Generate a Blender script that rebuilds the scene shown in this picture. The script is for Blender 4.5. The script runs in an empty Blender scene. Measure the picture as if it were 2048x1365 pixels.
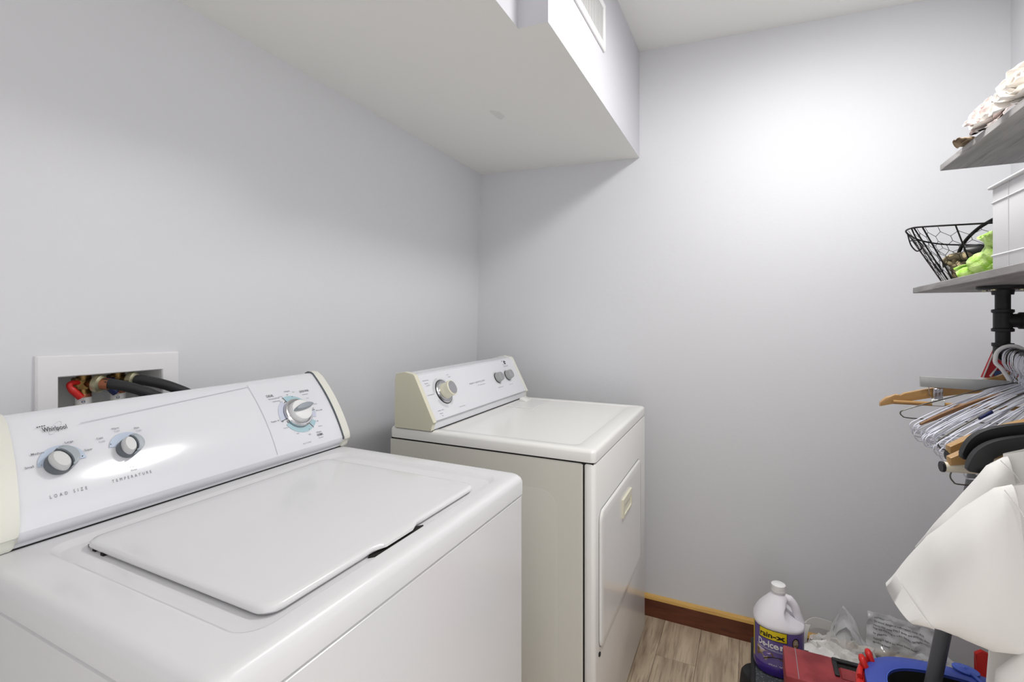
import bpy, bmesh, math, random
from mathutils import Vector, Matrix, noise
random.seed(7)
SC = bpy.context.scene
COL = SC.collection
PI = math.pi
# ------------------------------------------------------------------ camera, world, exposure, light
cam_d = bpy.data.cameras.new('camera'); cam = bpy.data.objects.new('camera', cam_d); COL.objects.link(cam)
cam_d.sensor_width = 36.0; cam_d.lens = 980.0/2048*36.0
cam_d.shift_y = -(682.5-632.0)/2048
cam_d.clip_start = 0.02
cam.location = (0, 0, 1.275)
cam.rotation_euler = (PI/2, 0, math.radians(26.048-90))
SC.camera = cam
w = bpy.data.worlds.new('world'); SC.world = w; w.use_nodes = True
w.node_tree.nodes['Background'].inputs[0].default_value = (1.0, 0.985, 0.97, 1)
w.node_tree.nodes['Background'].inputs[1].default_value = 1.30          # even fill light, let in through the two unseen wall openings
vs = SC.view_settings
vs.view_transform = 'Standard'; vs.look = 'None'; vs.gamma = 1.0; vs.exposure = 0.32; vs.use_curve_mapping = False
FILL_LAMP_POWER = 6.0  # emission of the second lamp, added to fill the near end
LAMP_POWER = 46.0       # emission of the ceiling lamp's glass

# ------------------------------------------------------------------ materials
def lin(c): return tuple(((x/255.0)/12.92 if x/255.0 <= 0.04045 else ((x/255.0+0.055)/1.055)**2.4) for x in c)
def inp(b, n, v):
    if n in b.inputs: b.inputs[n].default_value = v
def pbr(name, col, rough=0.5, metal=0.0, spec=0.5, coat=0.0, trans=0.0, ior=1.45, emit=None, bump=None, var=None, sheen=0.0, subs=0.0, alpha=1.0):
    m = bpy.data.materials.new(name); m.use_nodes = True; nt = m.node_tree; b = nt.nodes['Principled BSDF']
    c = (*lin(col), 1)
    b.inputs['Base Color'].default_value = c
    inp(b, 'Roughness', rough); inp(b, 'Metallic', metal); inp(b, 'Specular IOR Level', spec); inp(b, 'Coat Weight', coat); inp(b, 'Coat Roughness', 0.08)
    inp(b, 'Transmission Weight', trans); inp(b, 'IOR', ior); inp(b, 'Sheen Weight', sheen); inp(b, 'Subsurface Weight', subs); inp(b, 'Alpha', alpha)
    if emit: inp(b, 'Emission Color', (*emit[0], 1)); inp(b, 'Emission Strength', emit[1])
    if var or bump:
        tc = nt.nodes.new('ShaderNodeTexCoord')
    if var:                          # (scale, colour2, low, high, stretch)
        n = nt.nodes.new('ShaderNodeTexNoise'); n.inputs['Scale'].default_value = var[0]; n.inputs['Detail'].default_value = 5
        mp = nt.nodes.new('ShaderNodeMapping'); mp.inputs['Scale'].default_value = var[4] if len(var) > 4 else (1, 1, 1)
        nt.links.new(tc.outputs['Object'], mp.inputs[0]); nt.links.new(mp.outputs[0], n.inputs['Vector'])
        r = nt.nodes.new('ShaderNodeMapRange'); r.inputs[1].default_value = var[2]; r.inputs[2].default_value = var[3]
        nt.links.new(n.outputs['Fac'], r.inputs[0])
        mx = nt.nodes.new('ShaderNodeMix'); mx.data_type = 'RGBA'
        mx.inputs['A'].default_value = c; mx.inputs['B'].default_value = (*lin(var[1]), 1)
        nt.links.new(r.outputs[0], mx.inputs['Factor']); nt.links.new(mx.outputs['Result'], b.inputs['Base Color'])
    if bump:                         # (scale, strength, distance)
        n2 = nt.nodes.new('ShaderNodeTexNoise'); n2.inputs['Scale'].default_value = bump[0]; n2.inputs['Detail'].default_value = 4
        nt.links.new(tc.outputs['Object'], n2.inputs['Vector'])
        bp = nt.nodes.new('ShaderNodeBump'); bp.inputs['Strength'].default_value = bump[1]; bp.inputs['Distance'].default_value = bump[2]
        nt.links.new(n2.outputs['Fac'], bp.inputs['Height']); nt.links.new(bp.outputs[0], b.inputs['Normal'])
    return m
M = {}
M['wall'] = pbr('wall_paint', (221, 222, 226), 0.55, spec=0.35, bump=(60, 0.10, 0.004))
M['ceil'] = pbr('ceiling_paint', (246, 246, 243), 0.8, spec=0.2, bump=(45, 0.12, 0.004))
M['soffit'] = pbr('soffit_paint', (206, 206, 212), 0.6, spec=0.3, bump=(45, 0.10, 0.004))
M['washer'] = pbr('white_enamel', (229, 229, 231), 0.22, spec=0.5, coat=0.25)
M['panelw'] = pbr('white_panel', (229, 230, 236), 0.12, spec=0.55, coat=0.3)
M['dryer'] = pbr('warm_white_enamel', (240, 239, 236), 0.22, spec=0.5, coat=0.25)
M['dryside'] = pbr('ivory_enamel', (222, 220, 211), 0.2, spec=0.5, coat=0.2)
M['cream'] = pbr('cream_plastic', (230, 230, 221), 0.35, spec=0.4)
M['creamd'] = pbr('aged_cream_plastic', (226, 223, 202), 0.35, spec=0.4)
M['dark'] = pbr('dark_gap', (22, 21, 20), 0.8)
M['ink'] = pbr('black_ink', (58, 60, 66), 0.5)
M['inkl'] = pbr('grey_ink', (150, 152, 160), 0.5)
M['inkll'] = pbr('pale_grey_ink', (193, 195, 203), 0.5)
M['blue'] = pbr('pale_blue_ink', (190, 203, 222), 0.4)
M['teal'] = pbr('pale_teal_ink', (172, 203, 212), 0.4)
M['lav'] = pbr('pale_lavender_ink', (203, 208, 226), 0.4)
M['greyink'] = pbr('light_grey_ink', (205, 207, 213), 0.4)
M['knobg'] = pbr('grey_plastic', (152, 160, 168), 0.35)
M['knobd'] = pbr('dark_grey_plastic', (98, 104, 110), 0.4)
M['knobl'] = pbr('light_grey_plastic', (206, 207, 208), 0.35)
M['white'] = pbr('white_plastic', (240, 240, 240), 0.35)
M['chrome'] = pbr('chrome', (205, 205, 208), 0.16, metal=1.0)
M['brush'] = pbr('brushed_aluminium', (190, 190, 194), 0.28, metal=1.0)
M['silver'] = pbr('silver_plastic', (176, 178, 178), 0.35, metal=0.25)
M['brass'] = pbr('aged_brass', (140, 112, 66), 0.35, metal=0.9, var=(60, (92, 70, 40), 0.4, 0.7))
M['zinc'] = pbr('zinc_plated', (196, 192, 160), 0.3, metal=0.9)
M['copper'] = pbr('copper', (176, 112, 84), 0.3, metal=0.9)
M['red'] = pbr('red_plastic', (205, 38, 34), 0.35)
M['navy'] = pbr('navy_plastic', (34, 42, 92), 0.4)
M['rubber'] = pbr('black_rubber', (38, 38, 41), 0.55)
M['iron'] = pbr('black_iron', (36, 36, 39), 0.5, metal=0.2, bump=(120, 0.2, 0.002))
M['blackp'] = pbr('black_plastic', (30, 30, 32), 0.4)
M['box'] = pbr('valve_box_plastic', (222, 223, 222), 0.4)
M['frame'] = pbr('white_frame', (236, 236, 238), 0.35)
M['paper'] = pbr('white_paper', (236, 235, 232), 0.7)
M['wire'] = pbr('white_coated_wire', (222, 224, 236), 0.35)
M['wired'] = pbr('dark_grey_wire', (96, 94, 88), 0.35, metal=0.6)
M['wireb'] = pbr('black_wire', (30, 29, 30), 0.45, metal=0.3)
M['woodh'] = pbr('varnished_beech', (196, 158, 106), 0.35, coat=0.2, var=(14, (176, 136, 84), 0.35, 0.7, (1, 0.15, 1)))
M['woodd'] = pbr('brown_wood', (150, 112, 76), 0.4, var=(14, (126, 90, 58), 0.35, 0.7, (1, 0.15, 1)))
M['creamt'] = pbr('cream_tube', (236, 228, 208), 0.4)
M['shirt'] = pbr('white_cotton', (233, 231, 228), 0.85, spec=0.2, sheen=0.2, bump=(900, 0.08, 0.0008))
M['bin'] = pbr('white_canvas', (226, 226, 228), 0.7, spec=0.2, bump=(500, 0.1, 0.0008))
M['petal'] = pbr('white_silk', (246, 241, 236), 0.7, subs=0.0, sheen=0.3)
M['petalp'] = pbr('blush_silk', (243, 228, 224), 0.7, sheen=0.3)
M['petaly'] = pbr('ivory_silk', (245, 239, 230), 0.7, sheen=0.3)
M['leafdry'] = pbr('dried_leaf', (186, 164, 138), 0.8, var=(30, (110, 88, 66), 0.4, 0.65))
M['lime'] = pbr('lime_microfibre', (212, 244, 148), 0.95, sheen=0.6, var=(60, (160, 214, 62), 0.42, 0.62), bump=(260, 0.6, 0.003))
M['camo'] = pbr('camouflage_cloth', (74, 66, 46), 0.85, var=(42, (176, 160, 126), 0.52, 0.6))
M['purple'] = pbr('purple_label', (118, 104, 166), 0.35, var=(8, (86, 66, 150), 0.35, 0.65))
M['purpled'] = pbr('deep_purple_liquid', (62, 38, 132), 0.25, coat=0.3)
M['jug'] = pbr('milky_plastic', (236, 234, 240), 0.3, spec=0.4, subs=0.0)
M['yellow'] = pbr('yellow_print', (236, 214, 40), 0.4)
M['black'] = pbr('black_print', (26, 24, 26), 0.5)
M['tan'] = pbr('tan_print', (190, 172, 140), 0.5, var=(60, (120, 96, 60), 0.45, 0.6))
M['lavp'] = pbr('lilac_print', (206, 196, 218), 0.5)
M['redm'] = pbr('worn_red_enamel', (158, 58, 62), 0.45, var=(14, (132, 40, 46), 0.45, 0.62))
M['blueb'] = pbr('blue_plastic', (62, 84, 178), 0.35)
M['blued'] = pbr('blue_plastic_tab', (70, 98, 196), 0.35)
M['pole'] = pbr('charcoal_pole', (92, 93, 96), 0.4)
M['grit'] = pbr('speckled_grey_mat', (62, 66, 70), 0.8, var=(160, (120, 126, 130), 0.55, 0.7), bump=(200, 0.8, 0.003))
M['card'] = pbr('tan_card', (206, 176, 134), 0.7)
M['cardp'] = pbr('pale_card', (226, 208, 186), 0.7)
M['ywrap'] = pbr('yellow_green_wrapper', (190, 180, 60), 0.5)
M['seamw'] = pbr('plank_joint', (92, 78, 66), 0.8)
M['smudge'] = pbr('grey_smudge', (234, 234, 231), 0.8)
M['redcloth'] = pbr('red_cloth', (200, 56, 66), 0.8)
M['bluecloth'] = pbr('blue_cloth', (70, 92, 140), 0.8)
def clear_mat(name, tint, f):
    m = bpy.data.materials.new(name); m.use_nodes = True; nt = m.node_tree; nt.nodes.clear()
    o = nt.nodes.new('ShaderNodeOutputMaterial'); a = nt.nodes.new('ShaderNodeBsdfTransparent'); b = nt.nodes.new('ShaderNodeBsdfPrincipled')
    a.inputs[0].default_value = (0.97, 0.97, 0.97, 1)
    b.inputs['Base Color'].default_value = (*lin(tint), 1); b.inputs['Roughness'].default_value = 0.12
    x = nt.nodes.new('ShaderNodeMixShader'); lw = nt.nodes.new('ShaderNodeLayerWeight'); lw.inputs[0].default_value = 0.35
    mr = nt.nodes.new('ShaderNodeMapRange'); mr.inputs[3].default_value = f; mr.inputs[4].default_value = min(1, f+0.5)
    nt.links.new(lw.outputs['Facing'], mr.inputs[0]); nt.links.new(mr.outputs[0], x.inputs[0])
    nt.links.new(a.outputs[0], x.inputs[1]); nt.links.new(b.outputs[0], x.inputs[2]); nt.links.new(x.outputs[0], o.inputs[0])
    return m
M['clear'] = clear_mat('clear_film', (240, 242, 245), 0.30)
M['milky'] = clear_mat('milky_film', (244, 242, 236), 0.24)
def wood_planks(name, c1, c2, c3, axis, rough=0.45):
    """grain along the given axis (0 = x); each object gets its own tone and its own stretch of grain"""
    m = bpy.data.materials.new(name); m.use_nodes = True; nt = m.node_tree; b = nt.nodes['Principled BSDF']
    tc = nt.nodes.new('ShaderNodeTexCoord'); oi = nt.nodes.new('ShaderNodeObjectInfo')
    mul = nt.nodes.new('ShaderNodeVectorMath'); mul.operation = 'SCALE'; mul.inputs[0].default_value = (37, 53, 11)
    nt.links.new(oi.outputs['Random'], mul.inputs['Scale'])
    ad = nt.nodes.new('ShaderNodeVectorMath'); nt.links.new(tc.outputs['Object'], ad.inputs[0]); nt.links.new(mul.outputs[0], ad.inputs[1])
    mp = nt.nodes.new('ShaderNodeMapping'); s = [1, 1, 1]; s[axis] = 0.16; mp.inputs['Scale'].default_value = s
    nt.links.new(ad.outputs[0], mp.inputs[0])
    n0 = nt.nodes.new('ShaderNodeTexNoise'); n0.inputs['Scale'].default_value = 14; n0.inputs['Detail'].default_value = 3; n0.inputs['Distortion'].default_value = 1.4
    nt.links.new(mp.outputs[0], n0.inputs['Vector'])
    n1 = nt.nodes.new('ShaderNodeTexNoise'); n1.inputs['Scale'].default_value = 130; n1.inputs['Detail'].default_value = 4; n1.inputs['Distortion'].default_value = 0.6
    mp2 = nt.nodes.new('ShaderNodeMapping'); s2 = [1, 1, 1]; s2[axis] = 0.06; mp2.inputs['Scale'].default_value = s2
    nt.links.new(ad.outputs[0], mp2.inputs[0]); nt.links.new(mp2.outputs[0], n1.inputs['Vector'])
    r = nt.nodes.new('ShaderNodeValToRGB'); r.color_ramp.elements[0].position = 0.3; r.color_ramp.elements[1].position = 0.72
    r.color_ramp.elements[0].color = (*lin(c2), 1); r.color_ramp.elements[1].color = (*lin(c1), 1)
    e = r.color_ramp.elements.new(0.5); e.color = (*lin(tuple((a+b_)/2 for a, b_ in zip(c1, c2))), 1)
    nt.links.new(n0.outputs['Fac'], r.inputs[0])
    r2 = nt.nodes.new('ShaderNodeMapRange'); r2.inputs[1].default_value = 0.52; r2.inputs[2].default_value = 0.72; r2.inputs[4].default_value = 0.7
    nt.links.new(n1.outputs['Fac'], r2.inputs[0])
    mx = nt.nodes.new('ShaderNodeMix'); mx.data_type = 'RGBA'; mx.inputs['B'].default_value = (*lin(c3), 1)
    nt.links.new(r2.outputs[0], mx.inputs['Factor']); nt.links.new(r.outputs[0], mx.inputs['A'])
    hv = nt.nodes.new('ShaderNodeHueSaturation'); mr = nt.nodes.new('ShaderNodeMapRange'); mr.inputs[3].default_value = 0.88; mr.inputs[4].default_value = 1.1
    nt.links.new(oi.outputs['Random'], mr.inputs[0]); nt.links.new(mr.outputs[0], hv.inputs['Value']); nt.links.new(mx.outputs['Result'], hv.inputs['Color'])
    nt.links.new(hv.outputs[0], b.inputs['Base Color']); b.inputs['Roughness'].default_value = rough
    return m
M['plank'] = wood_planks('vinyl_plank', (210, 192, 166), (152, 132, 112), (112, 94, 78), 0, 0.4)
M['shelf'] = wood_planks('grey_weathered_board', (180, 178, 177), (138, 135, 135), (112, 108, 106), 0, 0.6)
M['base'] = wood_planks('reddish_stained_board', (122, 68, 44), (92, 48, 30), (66, 34, 22), 1, 0.4)
M['rawwood'] = wood_planks('raw_yellow_wood', (214, 172, 96), (196, 150, 72), (160, 118, 60), 1, 0.6)

# ------------------------------------------------------------------ mesh building
class MB:
    def __init__(s): s.bm = bmesh.new()
    def _in(s, b, mat=None):
        if mat is not None: b.transform(mat)
        me = bpy.data.meshes.new('tmp'); b.to_mesh(me); b.free(); s.bm.from_mesh(me); bpy.data.meshes.remove(me); return s
    def box(s, lo, hi, bev=0.0, seg=2, mat=None):
        b = bmesh.new(); bmesh.ops.create_cube(b, size=1)
        for v in b.verts: v.co = Vector([(lo[i]+hi[i])/2 + v.co[i]*(hi[i]-lo[i]) for i in range(3)])
        if bev: bmesh.ops.bevel(b, geom=b.edges[:], offset=bev, segments=seg, profile=0.5, affect='EDGES')
        return s._in(b, mat)
    def raw(s, vs_, fs, mat=None):
        b = bmesh.new(); L = [b.verts.new(v) for v in vs_]
        for f in fs:
            try: b.faces.new([L[i] for i in f])
            except ValueError: pass
        return s._in(b, mat)
    def tube(s, pts, r, n=8, caps=True, closed=False):
        """round tube along a 3D polyline; r is a number or a list"""
        P = [Vector(p) for p in pts]; k = len(P); R = r if isinstance(r, (list, tuple)) else [r]*k
        b = bmesh.new(); rings = []; prev = None
        for i in range(k):
            if closed: t = P[(i+1) % k]-P[i-1]
            else: t = P[min(i+1, k-1)]-P[max(i-1, 0)]
            if t.length < 1e-9: t = Vector((0, 0, 1))
            t.normalize()
            if prev is None:
                a = Vector((0, 0, 1)) if abs(t.z) < 0.9 else Vector((1, 0, 0)); nrm = t.cross(a).normalized()
            else:
                nrm = prev - t*prev.dot(t)
                if nrm.length < 1e-6: nrm = t.orthogonal()
                nrm.normalize()
            prev = nrm; bi = t.cross(nrm)
            rings.append([b.verts.new(P[i] + (nrm*math.cos(2*PI*j/n)+bi*math.sin(2*PI*j/n))*R[i]) for j in range(n)])
        for i in range(k if closed else k-1):
            A = rings[i]; B = rings[(i+1) % k]
            for j in range(n): b.faces.new((A[j], A[(j+1) % n], B[(j+1) % n], B[j]))
        if caps and not closed:
            b.faces.new(rings[0][::-1]); b.faces.new(rings[-1])
        return s._in(b)
    def lathe(s, prof, org, axis=(0, 0, 1), n=24, cap=True):
        """prof = [(radius, height)] spun about axis from org"""
        ax = Vector(axis).normalized(); u = ax.orthogonal().normalized(); v = ax.cross(u); o = Vector(org)
        b = bmesh.new(); rings = []
        for r, h in prof:
            rings.append([b.verts.new(o+ax*h+(u*math.cos(2*PI*j/n)+v*math.sin(2*PI*j/n))*max(r, 1e-5)) for j in range(n)])
        for A, B in zip(rings, rings[1:]):
            for j in range(n): b.faces.new((A[j], A[(j+1) % n], B[(j+1) % n], B[j]))
        if cap:
            b.faces.new(rings[0][::-1]); b.faces.new(rings[-1])
        return s._in(b)
    def loops(s, L, cap0=True, cap1=True):
        """skin a list of equal-length closed loops"""
        b = bmesh.new(); R = [[b.verts.new(p) for p in l] for l in L]; n = len(L[0])
        for A, B in zip(R, R[1:]):
            for j in range(n): b.faces.new((A[j], A[(j+1) % n], B[(j+1) % n], B[j]))
        if cap0: b.faces.new(R[0][::-1])
        if cap1: b.faces.new(R[-1])
        return s._in(b)
    def prism(s, poly, axis, a, c, bev=0.0):
        """2D outline pushed along an axis: axis 0 gives (y,z) outlines, 1 gives (x,z), 2 gives (x,y)"""
        def p3(q, t): return (t, q[0], q[1]) if axis == 0 else ((q[0], t, q[1]) if axis == 1 else (q[0], q[1], t))
        b = bmesh.new(); A = [b.verts.new(p3(q, a)) for q in poly]; B = [b.verts.new(p3(q, c)) for q in poly]; n = len(poly)
        f1 = b.faces.new(A[::-1]); f2 = b.faces.new(B)
        for j in range(n): b.faces.new((A[j], A[(j+1) % n], B[(j+1) % n], B[j]))
        if bev: bmesh.ops.bevel(b, geom=[e for f in (f1, f2) for e in f.edges], offset=bev, segments=2, profile=0.5, affect='EDGES')
        return s._in(b)
    def grid(s, f, nu, nv, thick=None):
        """surface f(u,v) on the unit square; a thickness gives it a second, closed side"""
        b = bmesh.new(); G = [[b.verts.new(f(i/nu, j/nv)) for j in range(nv+1)] for i in range(nu+1)]
        for i in range(nu):
            for j in range(nv): b.faces.new((G[i][j], G[i+1][j], G[i+1][j+1], G[i][j+1]))
        if thick:
            bmesh.ops.recalc_face_normals(b, faces=b.faces[:]); bmesh.ops.solidify(b, geom=b.faces[:], thickness=thick)
        return s._in(b)
    def blob(s, c, rad, amp=0.2, freq=6.0, sub=3, seed=0.0, mat=None):
        b = bmesh.new(); bmesh.ops.create_icosphere(b, subdivisions=sub, radius=1.0)
        for v in b.verts:
            d = v.co.normalized(); k = 1+amp*noise.noise(d*freq*0.5+Vector((seed, seed*1.7, 3.1)))+amp*0.5*noise.noise(d*freq*1.3+Vector((seed*2, 1, seed)))
            v.co = Vector((d.x*rad[0]*k, d.y*rad[1]*k, d.z*rad[2]*k))
        if mat is not None: b.transform(mat)
        b.transform(Matrix.Translation(Vector(c))); return s._in(b)
    def build(s, name, m, parent=None, smooth=35, local=False, label=None, kind=None):
        bm = s.bm; bmesh.ops.recalc_face_normals(bm, faces=bm.faces[:])
        root = parent
        while root is not None and root.parent is not None: root = root.parent
        if root is not None and not local: bm.transform(Matrix.Translation(-root.location))
        me = bpy.data.meshes.new(name); bm.to_mesh(me); bm.free(); me.materials.append(M[m] if isinstance(m, str) else m)
        if smooth:
            me.shade_smooth(); me.set_sharp_from_angle(angle=math.radians(smooth))
        o = bpy.data.objects.new(name, me); COL.objects.link(o)
        if parent is not None: o.parent = parent
        if label: o['label'] = label
        if kind: o['kind'] = kind
        return o
def tag(o, label, cat, group=None, kind=None):
    o['label'] = label; o['category'] = cat
    if group: o['group'] = group
    if kind: o['kind'] = kind
    return o
def empty(name, loc, label, cat, group=None, rz=0.0):
    o = bpy.data.objects.new(name, None); COL.objects.link(o); o.location = loc; o.rotation_euler = (0, 0, rz); o.empty_display_size = 0.05
    return tag(o, label, cat, group)
def struct(mb, name, m, parent=None, smooth=0):
    o = mb.build(name, m, parent, smooth)
    if parent is None: o['kind'] = 'structure'
    return o
def rrect(x0, x1, y0, y1, r, z, seg=5):
    P = []
    for cx, cy, a in ((x1-r, y1-r, 0), (x0+r, y1-r, 90), (x0+r, y0+r, 180), (x1-r, y0+r, 270)):
        for k in range(seg+1):
            t = math.radians(a+90*k/seg); P.append((cx+r*math.cos(t), cy+r*math.sin(t), z))
    return P
def bez(p0, p1, p2, n):
    return [tuple((1-t)**2*a+2*t*(1-t)*b+t*t*c for a, b, c in zip(p0, p1, p2)) for t in [i/n for i in range(n+1)]]
def spline(pts, n=6):
    """Catmull-Rom through 3D points"""
    P = [Vector(p) for p in pts]; out = []
    for i in range(len(P)-1):
        a = P[max(i-1, 0)]; b = P[i]; c = P[i+1]; d = P[min(i+2, len(P)-1)]
        for k in range(n):
            t = k/n
            out.append(0.5*((2*b)+(c-a)*t+(2*a-5*b+4*c-d)*t*t+(3*b-a-3*c+d)*t**3))
    out.append(P[-1]); return out
_text_cache = {}
def text2d(t, space=1.0, bold=0.0):
    k = (t, space, bold)
    if k in _text_cache: return _text_cache[k]
    cu = bpy.data.curves.new('t', 'FONT'); cu.body = t; cu.size = 1.0; cu.space_character = space; cu.offset = bold; cu.resolution_u = 2
    o = bpy.data.objects.new('t', cu); me = o.to_mesh()
    vs_ = [(v.co.x, v.co.y) for v in me.vertices]; fs = [tuple(p.vertices) for p in me.polygons]
    o.to_mesh_clear(); bpy.data.objects.remove(o); bpy.data.curves.remove(cu)
    x0 = min(v[0] for v in vs_); x1 = max(v[0] for v in vs_)
    _text_cache[k] = ([(v[0]-x0, v[1]) for v in vs_], fs, x1-x0); return _text_cache[k]
def put_text(mb, t, a0, a1, b0, h, f, space=1.0, bold=0.0, slant=0.0):
    """print text from a0 to a1 on the baseline b0, capitals h tall, on the surface f(a, b) -> point"""
    v, fs, wd = text2d(t, space, bold); sx = (a1-a0)/wd; sy = h/0.7
    mb.raw([f(a0+(x+slant*y)*sx, b0+y*sy) for x, y in v], fs)
def arc2d(mb, ca, cb, r0, r1, d0, d1, f, n=14, r1b=None):
    V = []
    for i in range(n+1):
        t = math.radians(d0+(d1-d0)*i/n); ro = r1 if r1b is None else r1+(r1b-r1)*i/n
        V += [f(ca+r0*math.cos(t), cb+r0*math.sin(t)), f(ca+ro*math.cos(t), cb+ro*math.sin(t))]
    mb.raw(V, [(2*i, 2*i+1, 2*i+3, 2*i+2) for i in range(n)])
def line2d(mb, a0, b0, a1, b1, wd, f, n=6):
    dx, dy = a1-a0, b1-b0; L = math.hypot(dx, dy); nx, ny = -dy/L*wd/2, dx/L*wd/2; V = []
    for i in range(n+1):
        t = i/n; V += [f(a0+dx*t-nx, b0+dy*t-ny), f(a0+dx*t+nx, b0+dy*t+ny)]
    mb.raw(V, [(2*i, 2*i+1, 2*i+3, 2*i+2) for i in range(n)])

# ------------------------------------------------------------------ the room
XF, XB, YR = 2.14, -0.9, -0.756          # far wall, wall behind, right wall
def yl(x, z):                            # the left wall leans a little towards its far end
    t = (x-XB)/(XF-XB); far = 1.274-0.0277*z
    return 1.222*(1-t)+far*t
vx0, vx1, vz0, vz1 = 0.470, 0.664, 0.99, 1.1545         # opening for the valve box
b = MB(); xs = [XB-0.1, vx0, vx1, XF+0.1]; zs = [-0.02, vz0, vz1, 2.5]
V = [(x, yl(x, z), z) for z in zs for x in xs]; F = []
for j in range(3):
    for i in range(3):
        if not (i == 1 and j == 1): F.append((j*4+i, j*4+i+1, j*4+i+5, j*4+i+4))
n0 = len(V); V += [(XB-0.1, 1.42, -0.02), (XF+0.1, 1.42, -0.02), (XF+0.1, 1.42, 2.5), (XB-0.1, 1.42, 2.5)]
F += [(n0, n0+1, n0+2, n0+3), (0, 3, n0+1, n0), (12, 15, n0+2, n0+3)]
F += [(0, n0, n0+3, 12, 8, 4), (3, 7, 11, 15, n0+2, n0+1)]
b.raw(V, F); struct(b, 'wall_left', 'wall')
struct(MB().box((XF, YR-0.1, -0.02), (XF+0.1, 1.45, 2.5)), 'wall_back', 'wall')
DX0, DX1 = -0.82, 0.42          # unseen opening added in the right wall to let fill light in
b = MB(); b.box((XB-0.1, YR-0.1, -0.02), (DX0, YR, 2.5)); b.box((DX1, YR-0.1, -0.02), (XF+0.05, YR, 2.5)); b.box((DX0, YR-0.1, 2.05), (DX1, YR, 2.5))
struct(b, 'wall_right', 'wall')
b = MB(); b.box((XB-0.1, YR, -0.02), (XB, -0.65, 2.5)); b.box((XB-0.1, 0.12, -0.02), (XB, 1.3, 2.5)); b.box((XB-0.1, -0.65, 2.05), (XB, 0.12, 2.5)); struct(b, 'wall_front', 'wall')  # unseen opening for fill light, narrowed to dim the washer's left side
zc = lambda y: 2.3905+(y)*0.0549
b = MB(); V = []
for z in (0, 0.12):
    V += [(x, y, zc(y)+z) for x, y in ((XB-0.1, YR-0.1), (XF+0.1, YR-0.1), (XF+0.1, 1.42), (XB-0.1, 1.42))]
b.raw(V, [(0, 1, 2, 3), (4, 5, 6, 7), (0, 1, 5, 4), (1, 2, 6, 5), (2, 3, 7, 6), (3, 0, 4, 7)]); struct(b, 'ceiling', 'ceil')
# dropped duct casing along the left wall, wider at the far end
def zs_(x, y): return 1.984+(2.13-x)*(0.024 if y > 1 else 0.0162) - (0.027 if y < 1 else 0.0)
poly = [(XB, 0.512), (1.083, 0.512), (1.083, 0.434), (XF, 0.434), (XF, 1.26), (1.083, 1.26), (XB, 1.26)]
def zs_(x, y):
    t = (y-0.434)/(1.22-0.434); o_ = 1.957+(2.13-x)*0.0156; i_ = 1.984+(2.13-x)*0.0258; return o_*(1-t)+i_*t
b = MB()
b.grid(lambda u, v: (XB+(1.083-XB)*u, 0.512+0.748*v, zs_(XB+(1.083-XB)*u, 0.512+0.748*v)), 8, 4)
b.grid(lambda u, v: (1.083+(XF-1.083)*u, (0.434+0.078*v*4 if v <= 0.25 else 0.512+0.748*(v-.25)/.75), zs_(1.083+(XF-1.083)*u, (0.434+0.078*v*4 if v <= 0.25 else 0.512+0.748*(v-.25)/.75))), 6, 4)
bmesh.ops.remove_doubles(b.bm, verts=b.bm.verts[:], dist=0.0005)
sof_under = struct(b, 'soffit', 'ceil', None, 30)
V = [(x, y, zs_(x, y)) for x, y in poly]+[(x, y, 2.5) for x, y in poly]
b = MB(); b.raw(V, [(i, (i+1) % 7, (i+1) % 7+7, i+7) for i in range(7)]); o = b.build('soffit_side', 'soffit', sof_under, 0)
b = MB()      # dull smudge on the underside
sp = [(1.524+0.038*math.cos(t)*(1+0.2*math.sin(3*t)), 0.80+0.022*math.sin(t)*(1+0.25*math.cos(2*t))) for t in [2*PI*k/18 for k in range(18)]]
b.raw([(x, y, zs_(x, y)-0.0004) for x, y in sp], [tuple(range(18))]); b.build('smudge', 'smudge', sof_under, 0)
# floor: planks one by one
fl = struct(MB().box((XB-0.1, YR-0.1, -0.06), (XF+0.1, 1.42, -0.0016)), 'floor', 'seamw')
y = 0.324+0.1411*7; row = 0
joints = {0: 1.89}
while y > YR-0.05:
    off = {7: 1.893, 6: 1.30, 8: 1.55, 9: 2.35, 10: 1.75, 11: 1.2}.get(row, 1.89-0.37*((row*5) % 7))
    xj = [XB-0.1]; k = off-1.22*4
    while k < XF+0.1:
        if k > XB-0.05: xj.append(k)
        k += 1.22
    xj.append(XF+0.05)
    for a, c in zip(xj, xj[1:]):
        if c-a > 0.03:
            bb = MB().box((a+0.0005, max(y-0.1411, YR-0.05)+0.0005, -0.004), (c-0.0005, y-0.0005, 0.0), 0.0008, 1)
            p = bb.build('plank', 'plank', fl, 0)
    y -= 0.1411; row += 1
# baseboard: stained board with a raw sawn top edge
bb = struct(MB().box((2.1235, YR, 0.0), (XF, 1.245, 0.0725)), 'baseboard_back', 'base')
b = MB(); b.prism([(2.1235, 0.0725), (2.1275, 0.0815), (XF, 0.0885), (XF, 0.0725)], 1, YR, 1.245); b.build('raw_edge', 'rawwood', bb, 0, label='raw yellow sawn top edge')

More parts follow.
